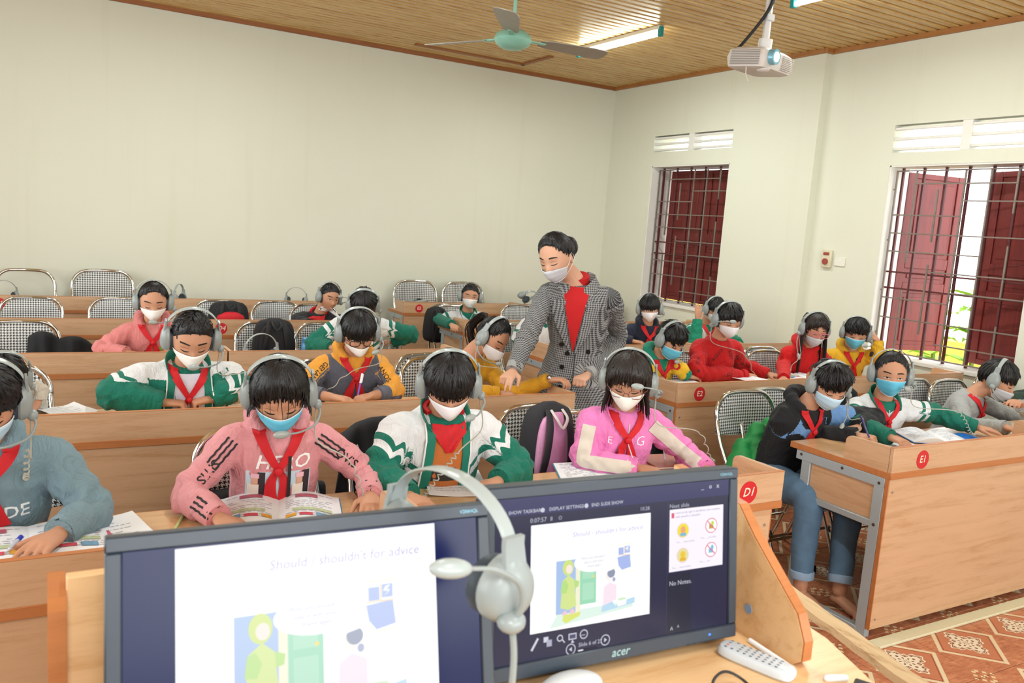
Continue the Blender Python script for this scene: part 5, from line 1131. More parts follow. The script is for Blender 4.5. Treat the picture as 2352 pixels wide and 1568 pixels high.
# --- clothing details: teacher's sweater, lapels, buttons; collars; hood linings
p = Q['teacher']; FX, gb, dr, rt = p['FX'], p['gb'], p['dr'], p['root']; MCO = rt.children[[c.name.startswith('coat') for c in rt.children].index(True)].data.materials[0]
q = MB(); G_ = np.array([[FX(x*.072*(1-.97*min(1, (z+.01)/.34)), z) for x in np.linspace(-1, 1, 9)] for z in np.linspace(-.01, .33, 15)]); drape(q, gb, G_, dr, .005, .004, lim=.14); q.build('red_sweater', plain('b80f14', .85, 0, .06, 60, .15), rt)
N, up, sd, fr = p['N'], p['up'], p['sd'], p['fr']; MB().tube([N-up*.02, N+up*.02-fr*.0, N+up*.055+fr*.008], [.060, .053, .051], 20).build('turtleneck', plain('b80f14', .85, 0, .06, 60, .15), rt)
ML_ = hound('houndstooth_wool', .0115, '34353a', '9b9b9a', rough=.85)
for s_ in (-1, 1):
    Z = np.linspace(.05, .36, 14); G_ = []
    for z in Z:
        t = (z-.05)/.31; xi = .064*(1-t)+.004; wd = .07*math.sin(PI*min(1, (t*.75+.28)))**.8*(1-.5*t)+.006*(1-t)
        G_.append([FX(s_*(xi+wd*u), z+.018*u*(1-t)) for u in (0, .33, .66, 1)])
    q = MB(); drape(q, gb, np.array(G_), dr, .010, .006); q.build('lapel', ML_, rt)
    th_ = np.linspace(.35, 2.7, 12); A_ = []
    for t in th_:
        o_ = -fr*math.cos(t)+s_*sd*math.sin(t); base = N+o_*.072+up*.018-up*.05*max(0, (t-1.4)/1.3)**2; topp = base+up*.038+o_*.010; out = base+o_*(.045+.012*(t/2.7))-up*(.030+.018*(t/2.7)); A_.append([base, topp, out])
    A_ = np.array(A_); V = np.concatenate([A_.reshape(-1, 3), A_.reshape(-1, 3)-V3(0, 0, .006)]); F = []
    for i in range(11):
        for j in range(2): F += [(i*3+j, i*3+j+1, i*3+j+4, i*3+j+3), (36+i*3+j, 36+i*3+j+3, 36+i*3+j+4, 36+i*3+j+1)]
    F += [(33, 34, 70, 69), (34, 35, 71, 70), (0, 1, 37, 36), (1, 2, 38, 37)]
    MB().add(V, F).build('coat_collar', ML_, rt, ang=2)
for x, z in ((-.062, .30), (.080, .33), (-.03, .345), (-.052, .42), (.08, .44), (-.052, .52)):
    c, n_ = ray(gb, FX(x, z), dr); MB().tube([c-dr*.001, c-dr*.006], .0125, 16).build('button', plain('18181a', .25), rt)
pts = np.array([ray(gb, FX(.012, z), dr)[0]-dr*.002 for z in np.linspace(.34, .9, 16)]); MB().tube(pts, .0022, 5).build('front_edge', plain('2d2e31', .8), rt)
MB().tube([p['arms'][0][2]-p['arms'][0][3]*.012, p['arms'][0][2]-p['arms'][0][3]*.006], .026, 18).build('bracelet', plain('6a5a50', .3, .6), rt)
# mustard girl's watch
p = Q['mustard']; W_, d_ = p['arms'][1][2], p['arms'][1][3]; wt = MB().tube([W_-d_*.012, W_+d_*.002], .024, 18).build('wrist_watch', plain('241c18', .5), p['root'])
MB().ell(W_+V3(-.004, -.018, .014), .0125, seg=12, rings=8).build('watch_case', plain('c9ccd0', .2, .9), wt)
# HERO print: two photographs and lanyard
p = Q['hero']; FX, gb, dr, rt = p['FX'], p['gb'], p['dr'], p['root']
def flat_on(p, x0, x1, z0, z1, col, off=.002, name='print_panel', n=5, mat=None, par=None):
    q = MB(); G_ = np.array([[p['FX'](x, z) for x in np.linspace(x0, x1, n)] for z in np.linspace(z0, z1, n)]); drape(q, p['gb'], G_, p['dr'], off, .0015); return q.build(name, mat or plain(col, .7), par or p['root'])
pan = flat_on(p, -.095, .10, .115, .215, 'c6d8e6')
for x in (-.09, .045):
    flat_on(p, x+.03, x+.052, .116, .212, '33282f', .0028, 'print_panel', par=pan); flat_on(p, x+.0, x+.034, .158, .214, 'ece4d8', .0032, par=pan); flat_on(p, x+.012, x+.031, .134, .160, 'd9a78e', .0036, par=pan); flat_on(p, x+.010, x+.034, .121, .136, 'eab7c4', .004, par=pan)
flat_on(p, .028, .038, .06, .215, '1d1c20', .013, 'lanyard', 5)
# boy in orange shirt: print block and label patch
p = Q['green']; flat_on(p, -.058, .062, .145, .195, '2a2624', .0045, 'shirt_print'); flat_on(p, .098, .118, .16, .187, 'cfd8da', .004, 'pocket_label')
p = Q['rose']; q = MB(); q.tube(np.array([ray(p['gb'], p['FX'](.004, z), p['dr'])[0]-p['dr']*.002 for z in np.linspace(.02, .34, 14)]), .0025, 6); q.build('zip', plain('d9c8d2', .4), p['root'])
p = Q['longarm']; q = MB(); q.tube(np.array([ray(p['gb'], p['FX'](.0, z), p['dr'])[0]-p['dr']*.002 for z in np.linspace(.02, .30, 14)]), .0025, 6); q.build('zip', plain('d8dcda', .4), p['root'])
p = Q['pinkhood']; flat_on(p, .01, .05, .11, .135, '6fae3a', .003, 'green_print'); flat_on(p, -.045, -.02, .13, .155, '2c211a', .003, 'dark_print')
q = Q['e4']

for arm in (0, 1):
    for o_ in (-.016, 0, .016):
        sleeve_band(Q['hero'], arm, o_, .0, .10, .006, '1d191b', wave=.0012); sleeve_band(Q['hero'], arm, o_, .26, .37, .006, '1d191b', wave=.0012)
for arm in (0, 1):
    sleeve_band(Q['rose'], arm, .004, .02, .36, .052, 'cfc5ba', n=34, wave=.0)
    A_, E_, We = Q['rose']['sl'][arm]; d_ = nrm(We-E_); MB().tube([We-d_*.042, We-d_*.022], [.0405, .0400], 18).build('cuff_stripe', plain('cfc5ba', .8), Q['rose']['root'])
# ------------------------------------------------------------------ things on and at the desks
MPG = plain('e9ebf0', .75, 0, .02, 40)
def local(c, rz):
    R = rotz(math.radians(rz)); c = np.array(c, float); return lambda x, y, z=0.: c+R@V3(x, y, z)
def paper_sheet(name, label, c, rz, w_=.21, h=.297, lines=9, curl=.006, col=MPG, cat='paper', pict=()):
    t = thing(name, label, cat, c); f = local(c, rz); m = MB(); n = 9; V = []; top = []
    for i in range(n):
        for j in range(n):
            x = (i/(n-1)-.5)*w_; y = (j/(n-1)-.5)*h; z = .001+curl*(abs(x)/w_*2)**3+curl*.6*math.sin(i*.9+j*.5)**2*.3; V.append((x, y, z))
    zf = lambda x, y: .001+curl*(abs(x)/w_*2)**3+curl*.18+.0008
    P = [f(*v) for v in V]+[f(v[0], v[1], v[2]-.0012) for v in V]; F = []; k = n*n
    for i in range(n-1):
        for j in range(n-1):
            a, b, c_, d = i*n+j, (i+1)*n+j, (i+1)*n+j+1, i*n+j+1; F += [(a, b, c_, d), (k+a, k+d, k+c_, k+b)]
    for i in range(n-1):
        F += [(i*n, k+i*n, k+(i+1)*n, (i+1)*n), (i*n+n-1, (i+1)*n+n-1, k+(i+1)*n+n-1, k+i*n+n-1), (i, i+1, k+i+1, k+i), ((n-1)*n+i, k+(n-1)*n+i, k+(n-1)*n+i+1, (n-1)*n+i+1)]
    m.add(P, F).build('sheet', col, t)
    if lines:
        r = random.Random(int(abs(c[0]*100))); m = MB()
        for q in range(lines):
            y = h*(.38-.76*q/lines); x = -w_*.38; e = w_*r.uniform(.05, .36)
            while x < e:
                l_ = r.uniform(.006, .02); m.add([f(x, y-.001, zf(x, y)), f(x+l_, y-.001, zf(x+l_, y)), f(x+l_, y+.001, zf(x+l_, y)), f(x, y+.001, zf(x, y))], [(0, 1, 2, 3)]); x += l_+.004
        m.build('writing', plain('6a7080', .8), t, smooth=False)
    for (x, y, a, b, cc) in pict:
        z = zf(x, y)+.001; MB().add([f(x-a, y-b, z), f(x+a, y-b, z), f(x+a, y+b, z), f(x-a, y+b, z)], [(0, 1, 2, 3)]).build('picture', plain(cc, .7, 0, .35, 60), t, smooth=False)
    return t
def open_book(label, c, rz, w_=.19, h=.265, th=.009, cover='2f86b4', pict=True, seed=1, lift=.02, name='textbook'):
    t = thing(name, label, 'book', c); f = local(c, rz); r = random.Random(seed)
    zc = lambda u: th*.5+th*.5*(1-u)+lift*math.sin(PI*min(1, u*1.05))*(1-u*.55)*(1 if u > 0 else 0)
    for s_ in (-1, 1):
        m = MB(); n = 12; prof_ = [(u*w_*s_, zc(u)) for u in np.linspace(.0, 1, n)]; low = [(u*w_*s_, .002) for u in np.linspace(1, 0, n)]
        pl = prof_+low
        if s_ < 0: pl = pl[::-1]
        m.prism(pl, lambda a, b, d: f(a, d, b), -h/2, h/2); pg = m.build('page_block', MPG, t, ang=.6)
        m = MB(); zt = lambda x: zc(abs(x)/w_)+.0012
        def patch(mm, x0, x1, y0, y1):
            xs = np.linspace(x0, x1, 5); V = [f(x, y0, zt(x)) for x in xs]+[f(x, y1, zt(x)) for x in xs]; mm.add(V, [(i, i+1, 6+i, 5+i) for i in range(4)])
        for q in range(13):
            y = h*(.40-.8*q/13)
            if pict and q in (1, 2, 8, 9): continue
            x = .02
            while x < w_*.85:
                l_ = r.uniform(.008, .022)
                if r.random() < .8: patch(m, s_*x, s_*min(x+l_, w_*.88), y-.0012, y+.0012)
                x += l_+.004
        m.build('print', plain('8b8fa0', .8), pg, smooth=False)
        if pict:
            for cc, x0, x1, y0, y1 in [('b25a6e', .05, .12, .28, .40), ('d9a13c', .02, .05, -.36, -.26), ('c8485a', .06, .10, -.36, -.27), ('6a97b8', .11, .15, -.37, -.25), ('b8c4a0', .04, .16, -.18, -.08)]:
                m = MB(); xs = sorted((s_*x0*w_/.19, s_*x1*w_/.19)); patch(m, xs[0], xs[1], y0*h, y1*h); ob = m.build('picture', plain(cc, .7, 0, .4, 70), pg, smooth=False); ob.location.z += .0006
    MB().box((-w_-.004, -h/2-.003, 0), (w_+.004, h/2+.003, .002), .0005, rotz(math.radians(rz)), c).build('cover', plain(cover, .4), t)
    return t
def closed_book(label, c, rz, w_=.18, h=.25, th=.012, cover='2f6fb4', name='book', cat='book'):
    t = thing(name, label, cat, c); R = rotz(math.radians(rz)); MB().box((-w_/2, -h/2, 0), (w_/2, h/2, .0015), .0004, R, c).box((-w_/2, -h/2, th), (w_/2, h/2, th+.0015), .0004, R, c).box((-w_/2, -h/2, 0), (-w_/2+.0015, h/2, th+.001), .0004, R, c).build('cover', plain(cover, .4), t)
    MB().box((-w_/2+.001, -h/2+.002, .0012), (w_/2-.002, h/2-.002, th+.0003), .0004, R, c).build('page_block', MPG, t); return t
def pen(label, a, b, col='3a4fc0', tip='e8e8f0', body='c8cee0', r=.0045):
    a, b = np.array(a, float), np.array(b, float); t = thing('pen', label, 'pen', a); L = b-a
    MB().tube([a, a+L*.06], [.0008, r*.8], 10).build('tip', plain(tip, .3, .6), t); MB().tube([a+L*.06, a+L*.8], r, 10).build('barrel', plain(body, .25), t)
    cp = MB().tube([a+L*.72, b], r*1.25, 12).build('cap', plain(col, .3), t); s_ = nrm(np.cross(L, V3(0, 0, 1)))*r*1.6; MB().tube([a+L*.74+s_, b+s_-L*.01], .0013, 6).build('clip', plain(col, .3), cp); return t
def tz(p, z=TZ+.001): return at(p[0], p[1], Z=z)
open_book('open textbook in front of the girl in the HERO hoodie', tz((640, 1180), TZ+.003), -14, w_=.185, h=.25, seed=2, lift=.028, cover='2b7fa8')
open_book('open book under the hand of the boy in slate blue', tz((70, 1252), TZ+.003), 4, w_=.19, h=.24, seed=3, lift=.012, cover='b7c6d4')
paper_sheet('worksheet', 'loose worksheet with a pink picture just left of the big monitor', tz((250, 1232), TZ+.004), 12, pict=[(-.04, .02, .05, .018, 'c2607a')])
paper_sheet('worksheet', 'handwritten sheet between the arms of the boy in the orange shirt', tz((1045, 1110), TZ+.002), -18, .21, .28, 11)
open_book('open exercise book under the elbow of the girl in bright pink', tz((1375, 1088), TZ+.003), -24, w_=.16, h=.21, seed=5, lift=.006, pict=False, cover='2f8fb0', name='exercise_book')
closed_book('reddish brown folder under the writing hand of the girl in bright pink', tz((1545, 1060), TZ+.001), -8, .25, .18, .006, 'b06a5c', 'folder', 'folder')
paper_sheet('worksheet', 'small sheet under the fist of the sturdy boy', tz((430, 935), TZ+.002), 8, .14, .10, 2)
paper_sheet('worksheet', 'white sheets lying by the sleeve of the sturdy boy on the left', tz((150, 946), .765), 25, .17, .2, 6, .012)
open_book('open magazine on the desk before the girl in mustard yellow', tz((1150, 905), TZ+.012), -20, w_=.14, h=.2, seed=7, lift=.02)
paper_sheet('worksheet', 'white sheet before the girl in the dusty pink hoodie', tz((270, 818), TZ+.055), 5, .2, .14, 3)
paper_sheet('worksheet', 'sheet of paper nearest the E1 end board', tz((2050, 1020), TZ+.002), -14, .21, .28, 5)
open_book('thick open book on desk E1 before the girl reaching out', tz((2150, 1008), TZ+.003), -30, w_=.17, h=.24, seed=9, lift=.03, pict=False, cover='1f6ec2')
closed_book('blue notebook half under the open book on desk E1', tz((2228, 1012), TZ+.001), -6, .17, .22, .008, '1c6cc8', 'notebook')
open_book('magazine held up by the girl with pink glasses', tz((1840, 868), TZ+.03), -18, w_=.15, h=.22, seed=11, lift=.02, cover='2873b8')
paper_sheet('worksheet', 'sheet under the hands of the boy in the red sweater', tz((1725, 872), TZ+.05), 5, .2, .14, 2)
paper_sheet('worksheet', 'sheet under the hand of the boy in yellow and green', tz((1568, 878), TZ+.03), -8, .2, .16, 2)
def hand_pen(key, i, label, **kw):
    p = Q[key]; W_, d = p['arms'][i][2], p['arms'][i][3]; sc = .9; inw = nrm((p['N']-W_)*V3(1, 1, 0)); s_ = np.cross(d, V3(0, 0, 1)); s_ *= math.copysign(1, s_@inw)
    tip = W_+d*.085+s_*.022; tip[2] = TZ+.004; top = W_+d*.02+s_*.045+V3(0, 0, .105)
    return pen(label, tip, top, **kw)
hand_pen('chubby', 0, 'blue capped pen in the fist of the sturdy boy', col='4a52c8'); hand_pen('genan', 1, 'white and purple pen of the boy in black glasses', col='e8e8ee', body='6a55b8')
hand_pen('navy', 0, 'dark pen of the boy in black and light blue', col='2a2a60', body='4a4a80')
a = tz((1528, 1060), TZ+.01); pen('tall clear pen with blue cap held by the girl in bright pink', a, a+V3(-.012, .03, .15), col='3f62d8', body='dfe6f4', r=.005)
a, b = tz((20, 1262), TZ+.03), tz((48, 1232), TZ+.03); pen('blue pen lying on the open book at the left edge', a, b, col='3b46c4')
a, b = tz((400, 1218), TZ+.004), tz((424, 1178), TZ+.004); t = thing('pencil', 'pale green pencil on the desk left of the open textbook', 'pencil', a)
MB().tube([a, b], .004, 6).build('shaft', plain('b9cf8e', .4), t); MB().tube([a, a-(b-a)*.12], [.004, .0006], 6).build('point', plain('d8b98a', .6), t)
# loose headsets
def loose(label, pos, rot, sc=1., boom='cheek', cable=None):
    t = thing('headset', label, 'headset', (0, 0, 0), 'grey headsets lying on empty desks'); headset_parts(t, boom, 1)
    if cable is not None: coil(cable, .006, 8, .0022, .5).build('cable', M['cable'], t)
    t.location = pos; t.rotation_euler = [math.radians(v) for v in rot]; t.scale = (sc,)*3; return t
loose('loose headset on the back row desk at the left edge', tz((8, 680), TZ+.07), (0, 0, 20)); loose('loose headset on the back row desk left of the boy in the black jacket', tz((680, 690), TZ+.065), (0, 0, -30))
loose('loose headset behind the head of the girl in the dusty pink hoodie', tz((412, 684), TZ+.06), (0, 0, 60)); loose('loose headset lying by the E5 disc', tz((955, 694), TZ+.07), (78, 0, 30))
loose('loose headset hanging over the back desk beside the teacher', at(1205, 690, Y=4*SD+.02)+V3(0, 0, .035), (60, 20, 40)); loose('loose headset on the third row desk behind the sturdy boy', tz((600, 815), TZ+.06), (0, 0, 10))
# ------------------------------------------------------------------ bags and jackets
def superell(c, r, e=.45, R=None, taper=0., m=None, seg=28, nz=14):
    rings = []
    for j in range(nz+1):
        t = -1+2*j/nz; k = (1-abs(t)**(2/e*.9))**(e*.55) if abs(t) < 1 else .25; k = max(k, .3)*(1-taper*(t+1)/2); ring = []
        for q in range(seg):
            a = 2*PI*q/seg; ring.append((r[0]*k*math.copysign(abs(math.cos(a))**e, math.cos(a)), r[1]*k*math.copysign(abs(math.sin(a))**e, math.sin(a)), r[2]*t))
        rings.append(np.array(ring)@(np.array(R).T if R is not None else np.eye(3))+np.array(c))
    return rings
def backpack(label, c, w_, h, d, rz, col, front, strap, piping=None):
    t = thing('backpack', label, 'backpack', (c[0], c[1], c[2]-h/2)); R = rotz(math.radians(rz)); P = lambda x, y, z: np.array(c)+R@V3(x, y, z)
    mb_ = MB().loft(superell(c, (w_/2, d/2, h/2), .5, R, .18)); mb_.build('main_bag', plain(col, .8, 0, .15, 60, .25), t)
    MB().loft(superell(P(0, -d*.42, -.01), (w_*.38, d*.16, h*.44), .55, R, .15)).build('back_pad', plain(front, .8, 0, .1, 60, .2), t)
    for s_ in (-1, 1):
        q = bez([P(s_*w_*.15, -d*.38, h*.44), P(s_*w_*.19, -d*.66, h*.25), P(s_*w_*.23, -d*.70, -.05*h), P(s_*w_*.30, -d*.58, -h*.44)], 6); MB().tube(q, .017, 8, flat=.3, up=R@V3(0, 1, 0)).build('strap', plain(strap, .7, 0, .1, 60, .15), t)
    MB().tube(bez([P(-.028, -d*.40, h*.44), P(-.026, -d*.72, h*.36), P(0, -d*.80, h*.26), P(.026, -d*.72, h*.36), P(.028, -d*.40, h*.44)], 5), .007, 8, flat=.5).build('grab_handle', plain(piping or strap, .7), t)
    MB().tube([P(w_*.5*.83*math.cos(a), d*.12, h*.5*.90*math.sin(a)) for a in np.linspace(-.3, PI+.3, 20)], .0045, 6).build('zip', plain('2a2a2c', .5), t); return t
cy = crow(.86, 0)-.06; backpack('pink and black school backpack on the front row chair', at(1255, 1020, Y=cy), .26, .36, .13, 4, '24242a', 'd99ac2', '26262c', 'cfc9c4')
cy = crow(.86, 2)-.02; backpack('flat black backpack on a third row chair, left of the blue bottle', at(629, 778, Y=cy), .30, .28, .12, 0, '17181b', '1c1d21', '141416')
cy = crow(.86, 3)-.02; c_ = at(525, 722, Y=cy); backpack('black bag with a red cloth on a fourth row chair', c_, .34, .22, .14, 0, '1a1b1e', '202126', '17171a')
tag(MB().ell(c_+V3(.0, -.09, -.02), (.11, .05, .055)).build('red_cloth', plain('c01a26', .8, 0, .15, 30, .2)), 'red cloth bunched on the black bag in the fourth row', 'cloth')
c_ = at(1000, 745, Y=crow(.86, 3, 'E')-.05); backpack('black bag on the chair beside the smiling boy in front of E5', c_, .24, .34, .16, 10, '1a1a1d', '17171a', '202024')
def draped_jacket(label, pts, col, seed, th=.035, name='jacket'):
    g = MB()
    for P, r in pts: g.tube(P, r, 12, ball=True)
    m_, V_ = remesh(g, .009, 4); nn = np.empty(len(V_)*3); m_.vertices.foreach_get('normal', nn); V_ = V_+nn.reshape(-1, 3)*fold_noise(V_, seed, .007)[:, None]; m_.vertices.foreach_set('co', V_.ravel()); o = put(m_, name, plain(col, .85, 0, .15, 30, .2), None); return tag(o, label, 'jacket')
def hung_cloth(name, label, c, w0, w1, drop, humps, col, seed, cat='jacket', back=.05):
    'garment thrown over a chair back: folded sheet with its own thickness, hem at the bottom'
    r = np.random.default_rng(seed); ph = r.uniform(0, 6, 4); nx, nz = 36, 26; A_ = np.zeros((nz, nx, 3)); us = np.linspace(-1, 1, nx)
    for j in range(nz):
        v = j/(nz-1)
        for i, u in enumerate(us):
            tp = max(a-b*abs(u-m)**2.2 for m, a, b in humps); w_ = w0+(w1-w0)*min(1, v*1.4)
            if v < .22: t = v/.22; y = back*math.cos(PI*t*.5+0) ; z = tp-.03*(1-math.sin(PI*t*.5))-.06*(1-t)*0
            else: t = (v-.22)/.78; y = -.01-.02*t; z = tp-(drop+.02*math.sin(u*5+ph[0]))*t
            f_ = min(1, v*2.2); y -= f_*(.016*math.sin(u*7+ph[1]+v*1.6)+.009*math.sin(u*15+ph[2]-v*3)+.006*math.sin(v*14+u*6+ph[3]))
            y += .035*abs(u)**3; A_[j, i] = c+V3(u*w_, y, z)
    B_ = A_+V3(0, .014, -.002); V = np.concatenate([A_.reshape(-1, 3), B_.reshape(-1, 3)]); N_ = nx*nz; F = []; I = lambda j, i: j*nx+i
    for j in range(nz-1):
        for i in range(nx-1): F += [(I(j, i), I(j, i+1), I(j+1, i+1), I(j+1, i)), (N_+I(j, i), N_+I(j+1, i), N_+I(j+1, i+1), N_+I(j, i+1))]
        F += [(I(j, 0), I(j+1, 0), N_+I(j+1, 0), N_+I(j, 0)), (I(j+1, nx-1), I(j, nx-1), N_+I(j, nx-1), N_+I(j+1, nx-1))]
    for i in range(nx-1): F += [(I(0, i+1), I(0, i), N_+I(0, i), N_+I(0, i+1)), (I(nz-1, i), I(nz-1, i+1), N_+I(nz-1, i+1), N_+I(nz-1, i))]
    return tag(MB().add(V, F).build(name, plain(col, .85, 0, .15, 30, .3), None, ang=2), label, cat)
c_ = at(140, 810, Y=crow(.86, 2)+.14); hung_cloth('jacket', 'black jacket hanging over a third row chair at the left', c_, .17, .19, .42, ((-.55, .135, .25), (.35, .105, .16)), '18191c', 5)
B = Q['green']['B']; c_ = V3(B[0]-.09, B[1]+.23, .80); hung_cloth('jacket', 'black jacket over the chair of the boy in the orange shirt', c_, .13, .17, .52, ((0, .10, .07),), '17181b', 6)
B = Q['hero']['B']; hung_cloth('jacket', 'dark jacket hanging behind the girl in the HERO hoodie', V3(B[0]+.02, B[1]+.20, .60), .23, .25, .35, ((0, .08, .02),), '141519', 7)
c_ = at(1752, 1010, Y=crow(.86, 0, 'E')+.0); g = MB()
for P, r in [([c_+V3(-.14, 0, -.02), c_+V3(-.17, -.02, -.14)], [.04, .08]), ([c_+V3(-.05, 0, .05), c_+V3(-.05, -.02, -.15)], [.05, .12]), ([c_+V3(.05, 0, .07), c_+V3(.05, -.02, -.15)], [.05, .12]), ([c_+V3(.14, 0, .07), c_+V3(.16, 0, -.12)], [.05, .1])]: g.tube(P, r, 14, ball=True)
m_, V_ = remesh(g, .009, 5); nn = np.empty(len(V_)*3); m_.vertices.foreach_get('normal', nn); V_ = V_+nn.reshape(-1, 3)*fold_noise(V_, 8, .013)[:, None]; m_.vertices.foreach_set('co', V_.ravel())
gb_ = put(m_, 'mesh_bag', plain('1f8a44', .6, 0, .3, 14, .2), None); tag(gb_, 'green mesh bag hanging on the front right chair', 'bag')
for dx in (-.03, .09): MB().box(c_+V3(dx, -.10, .06), c_+V3(dx+.03, -.06, .085), .005).build('red_clip', plain('b8202a', .5), gb_)
B = Q['longarm']['B']; hung_cloth('jacket', 'dark jacket over the chair of the girl reaching across desk E1', V3(B[0]+.12, B[1]+.23, .80), .11, .15, .5, ((0, .10, .06),), '23262c', 9)
c_ = at(702, 792, Y=crow(.86, 2)-.10); bt = thing('water_bottle', 'blue water bottle beside the flat black backpack', 'bottle', c_+V3(0, 0, -.12)); rg2 = lambda z, r: c_+V3(0, 0, z)+np.stack([np.cos(np.arange(20)*2*PI/20)*r, np.sin(np.arange(20)*2*PI/20)*r, np.zeros(20)], 1)
MB().loft([rg2(-.15, .026), rg2(-.145, .03), rg2(.0, .03), rg2(.015, .024), rg2(.02, .02)]).build('bottle', plain('5f9fd4', .15), bt); MB().loft([rg2(.018, .024), rg2(.045, .024), rg2(.05, .018)]).build('cap', plain('4a8ccc', .3), bt)
# ------------------------------------------------------------------ teacher's desk, monitors
TT = .98
td = thing('teacher_desk', 'wood laminate teacher’s desk with side boards round the two monitors', 'desk', (-2.5, -1.3, .2))
MLB = wood('e6bd8c', 'd6a470', .3, 0)
tp = [(-3.10, -.92), (-2.0, -.92), (-1.93, -.96), (-1.885, -1.10), (-1.90, -1.22), (-1.96, -1.38), (-2.06, -1.56), (-2.2, -1.62), (-3.10, -1.62)]
MB().prism(tp[::-1], lambda a, b, d: V3(a, b, d), TT-.03, TT).build('tabletop', MLB, td, smooth=False)
MB().prism([(x, y) for x, y in tp[::-1]], lambda a, b, d: V3(-2.5+(a+2.5)*1.0015, -1.27+(b+1.27)*1.0015, d), TT-.0295, TT-.002).build('edge_band', M['edge'], td, smooth=False)
brd = [(-.93, TT), (-1.26, TT), (-1.275, TT+.012), (-1.275, TT+.045), (-1.256, TT+.085), (-1.147, 1.157), (-1.105, 1.20), (-.93, 1.22)]
s_b = MB().prism(brd, lambda a, b, d: V3(d, a, b), -2.03, -2.008).build('side_board', MLB, td, smooth=False)
MB().prism([(a*1.0+(-.003 if a < -1.0 else 0), b+.001) for a, b in brd], lambda a, b, d: V3(d, a, b), -2.0292, -2.0095).build('board_edge', M['edge'], s_b, smooth=False)
mr = MB().tube([(-2.0315, -1.155, 1.028), (-2.0285, -1.155, 1.028)], .0085, 20).build('cover_cap', plain('8fa6c4', .5), s_b)
MB().prism([(-.93, TT), (-1.02, TT), (-1.02, 1.145), (-1.0, 1.155), (-.93, 1.16)], lambda a, b, d: V3(d, a, b), -3.089, -3.068).build('side_board', M['edge'], td, smooth=False)
MB().box((-3.068, -.985, TT), (-2.03, -.967, 1.172), .001).build('back_panel', MLB, td)
MB().box((-3.06, -.95, .2), (-2.0, -.93, TT-.03), .001).build('front_panel', M['lam'], td)
for x in (-3.06, -2.02): MB().box((x, -1.55, .2), (x+.02, -.95, TT-.03), .001).build('side_panel', M['lamv'], td)
pod = MB().box((-4.2, -5, 0), (-1.95, -.90, .2), .004); tag(pod.build('podium', plain('9a6a55', .5, 0, .1, 6)), kind='structure')
MBZ = plain('2a3440', .40, 0, .06, 60); MBK = plain('20262c', .45)
def monitor(label, c, yaw, tilt, left=False):
    R = rotz(-yaw)@rotx(-tilt); c = np.array(c, float); t = thing('monitor', label, 'monitor', (c[0], c[1], TT)); f = lambda a, b, d=0.: c+R@V3(a, -d, b)      # d towards the viewer
    W, H = .47, .285; bz = .018
    q = MB(); n_ = lambda lo, hi, ch=.002: q.box(lo, hi, ch, R, c)
    n_((-W/2, -.004, H/2-bz), (W/2, .03, H/2)); n_((-W/2, -.004, -H/2), (W/2, .03, -H/2+.023)); n_((-W/2+.0002, -.0038, -H/2+.023), (-W/2+bz, .0298, H/2-bz)); n_((W/2-bz, -.0038, -H/2+.023), (W/2-.0002, .0298, H/2-bz))
    q.build('bezel', MBZ, t); MB().box((-W/2+.01, .004, -H/2+.01), (W/2-.01, .045, H/2-.01), .006, R, c).build('back_shell', M['black'], t)
    MB().box((-W/2+bz, -.0005, -H/2+.022), (W/2-bz, .004, H/2-bz), .0005, R, c).build('screen', emis('3a3b62' if not left else '1f2f78', .5), t)
    b = c+V3(0, .07, 0); MB().box((b[0]-.025, b[1]-.01, TT+.01), (b[0]+.025, b[1]+.01, c[2]), .003).build('stand_neck', M['black'], t)
    MB().box((b[0]-.11, b[1]-.06, TT), (b[0]+.11, b[1]+.06, TT+.012), .004).build('stand_base', M['black'], t)
    return t, f
# right monitor: presenter view.  flat pictures lie on the screen, d = height over it
mo, f2 = monitor('right monitor showing a presenter view with a next slide preview', (-2.3102, -1.1422, 1.1381), .0533, .138)
SCR = {}
def rect(par, f, name, x0, x1, z0, z1, col, d, st=1.):
    o = MB().add([f(x0, z0, d), f(x1, z0, d), f(x1, z1, d), f(x0, z1, d)], [(0, 1, 2, 3)]).build(name, emis(col, st), par, smooth=False); return o
def poly(par, f, name, pts, col, d, st=1.):
    return MB().add([f(a, b, d) for a, b in pts], [tuple(range(len(pts)))]).build(name, emis(col, st), par, smooth=False)
def ellp(cx, cz, rx, rz, n=20, a0=0., a1=2*PI): return [(cx+rx*math.cos(a), cz+rz*math.sin(a)) for a in np.linspace(a0, a1, n, endpoint=a1-a0 < 6)]
def word(par, f, s_, size, x, z, col, d, bold=0., shear=0., st=1., align='LEFT'):
    q = MB(); put_text(q, s_, size, lambda a, b: f(x+a, z+b, d), bold, shear, align)
    if q.n: q.build('lettering', emis(col, st), par, smooth=False)
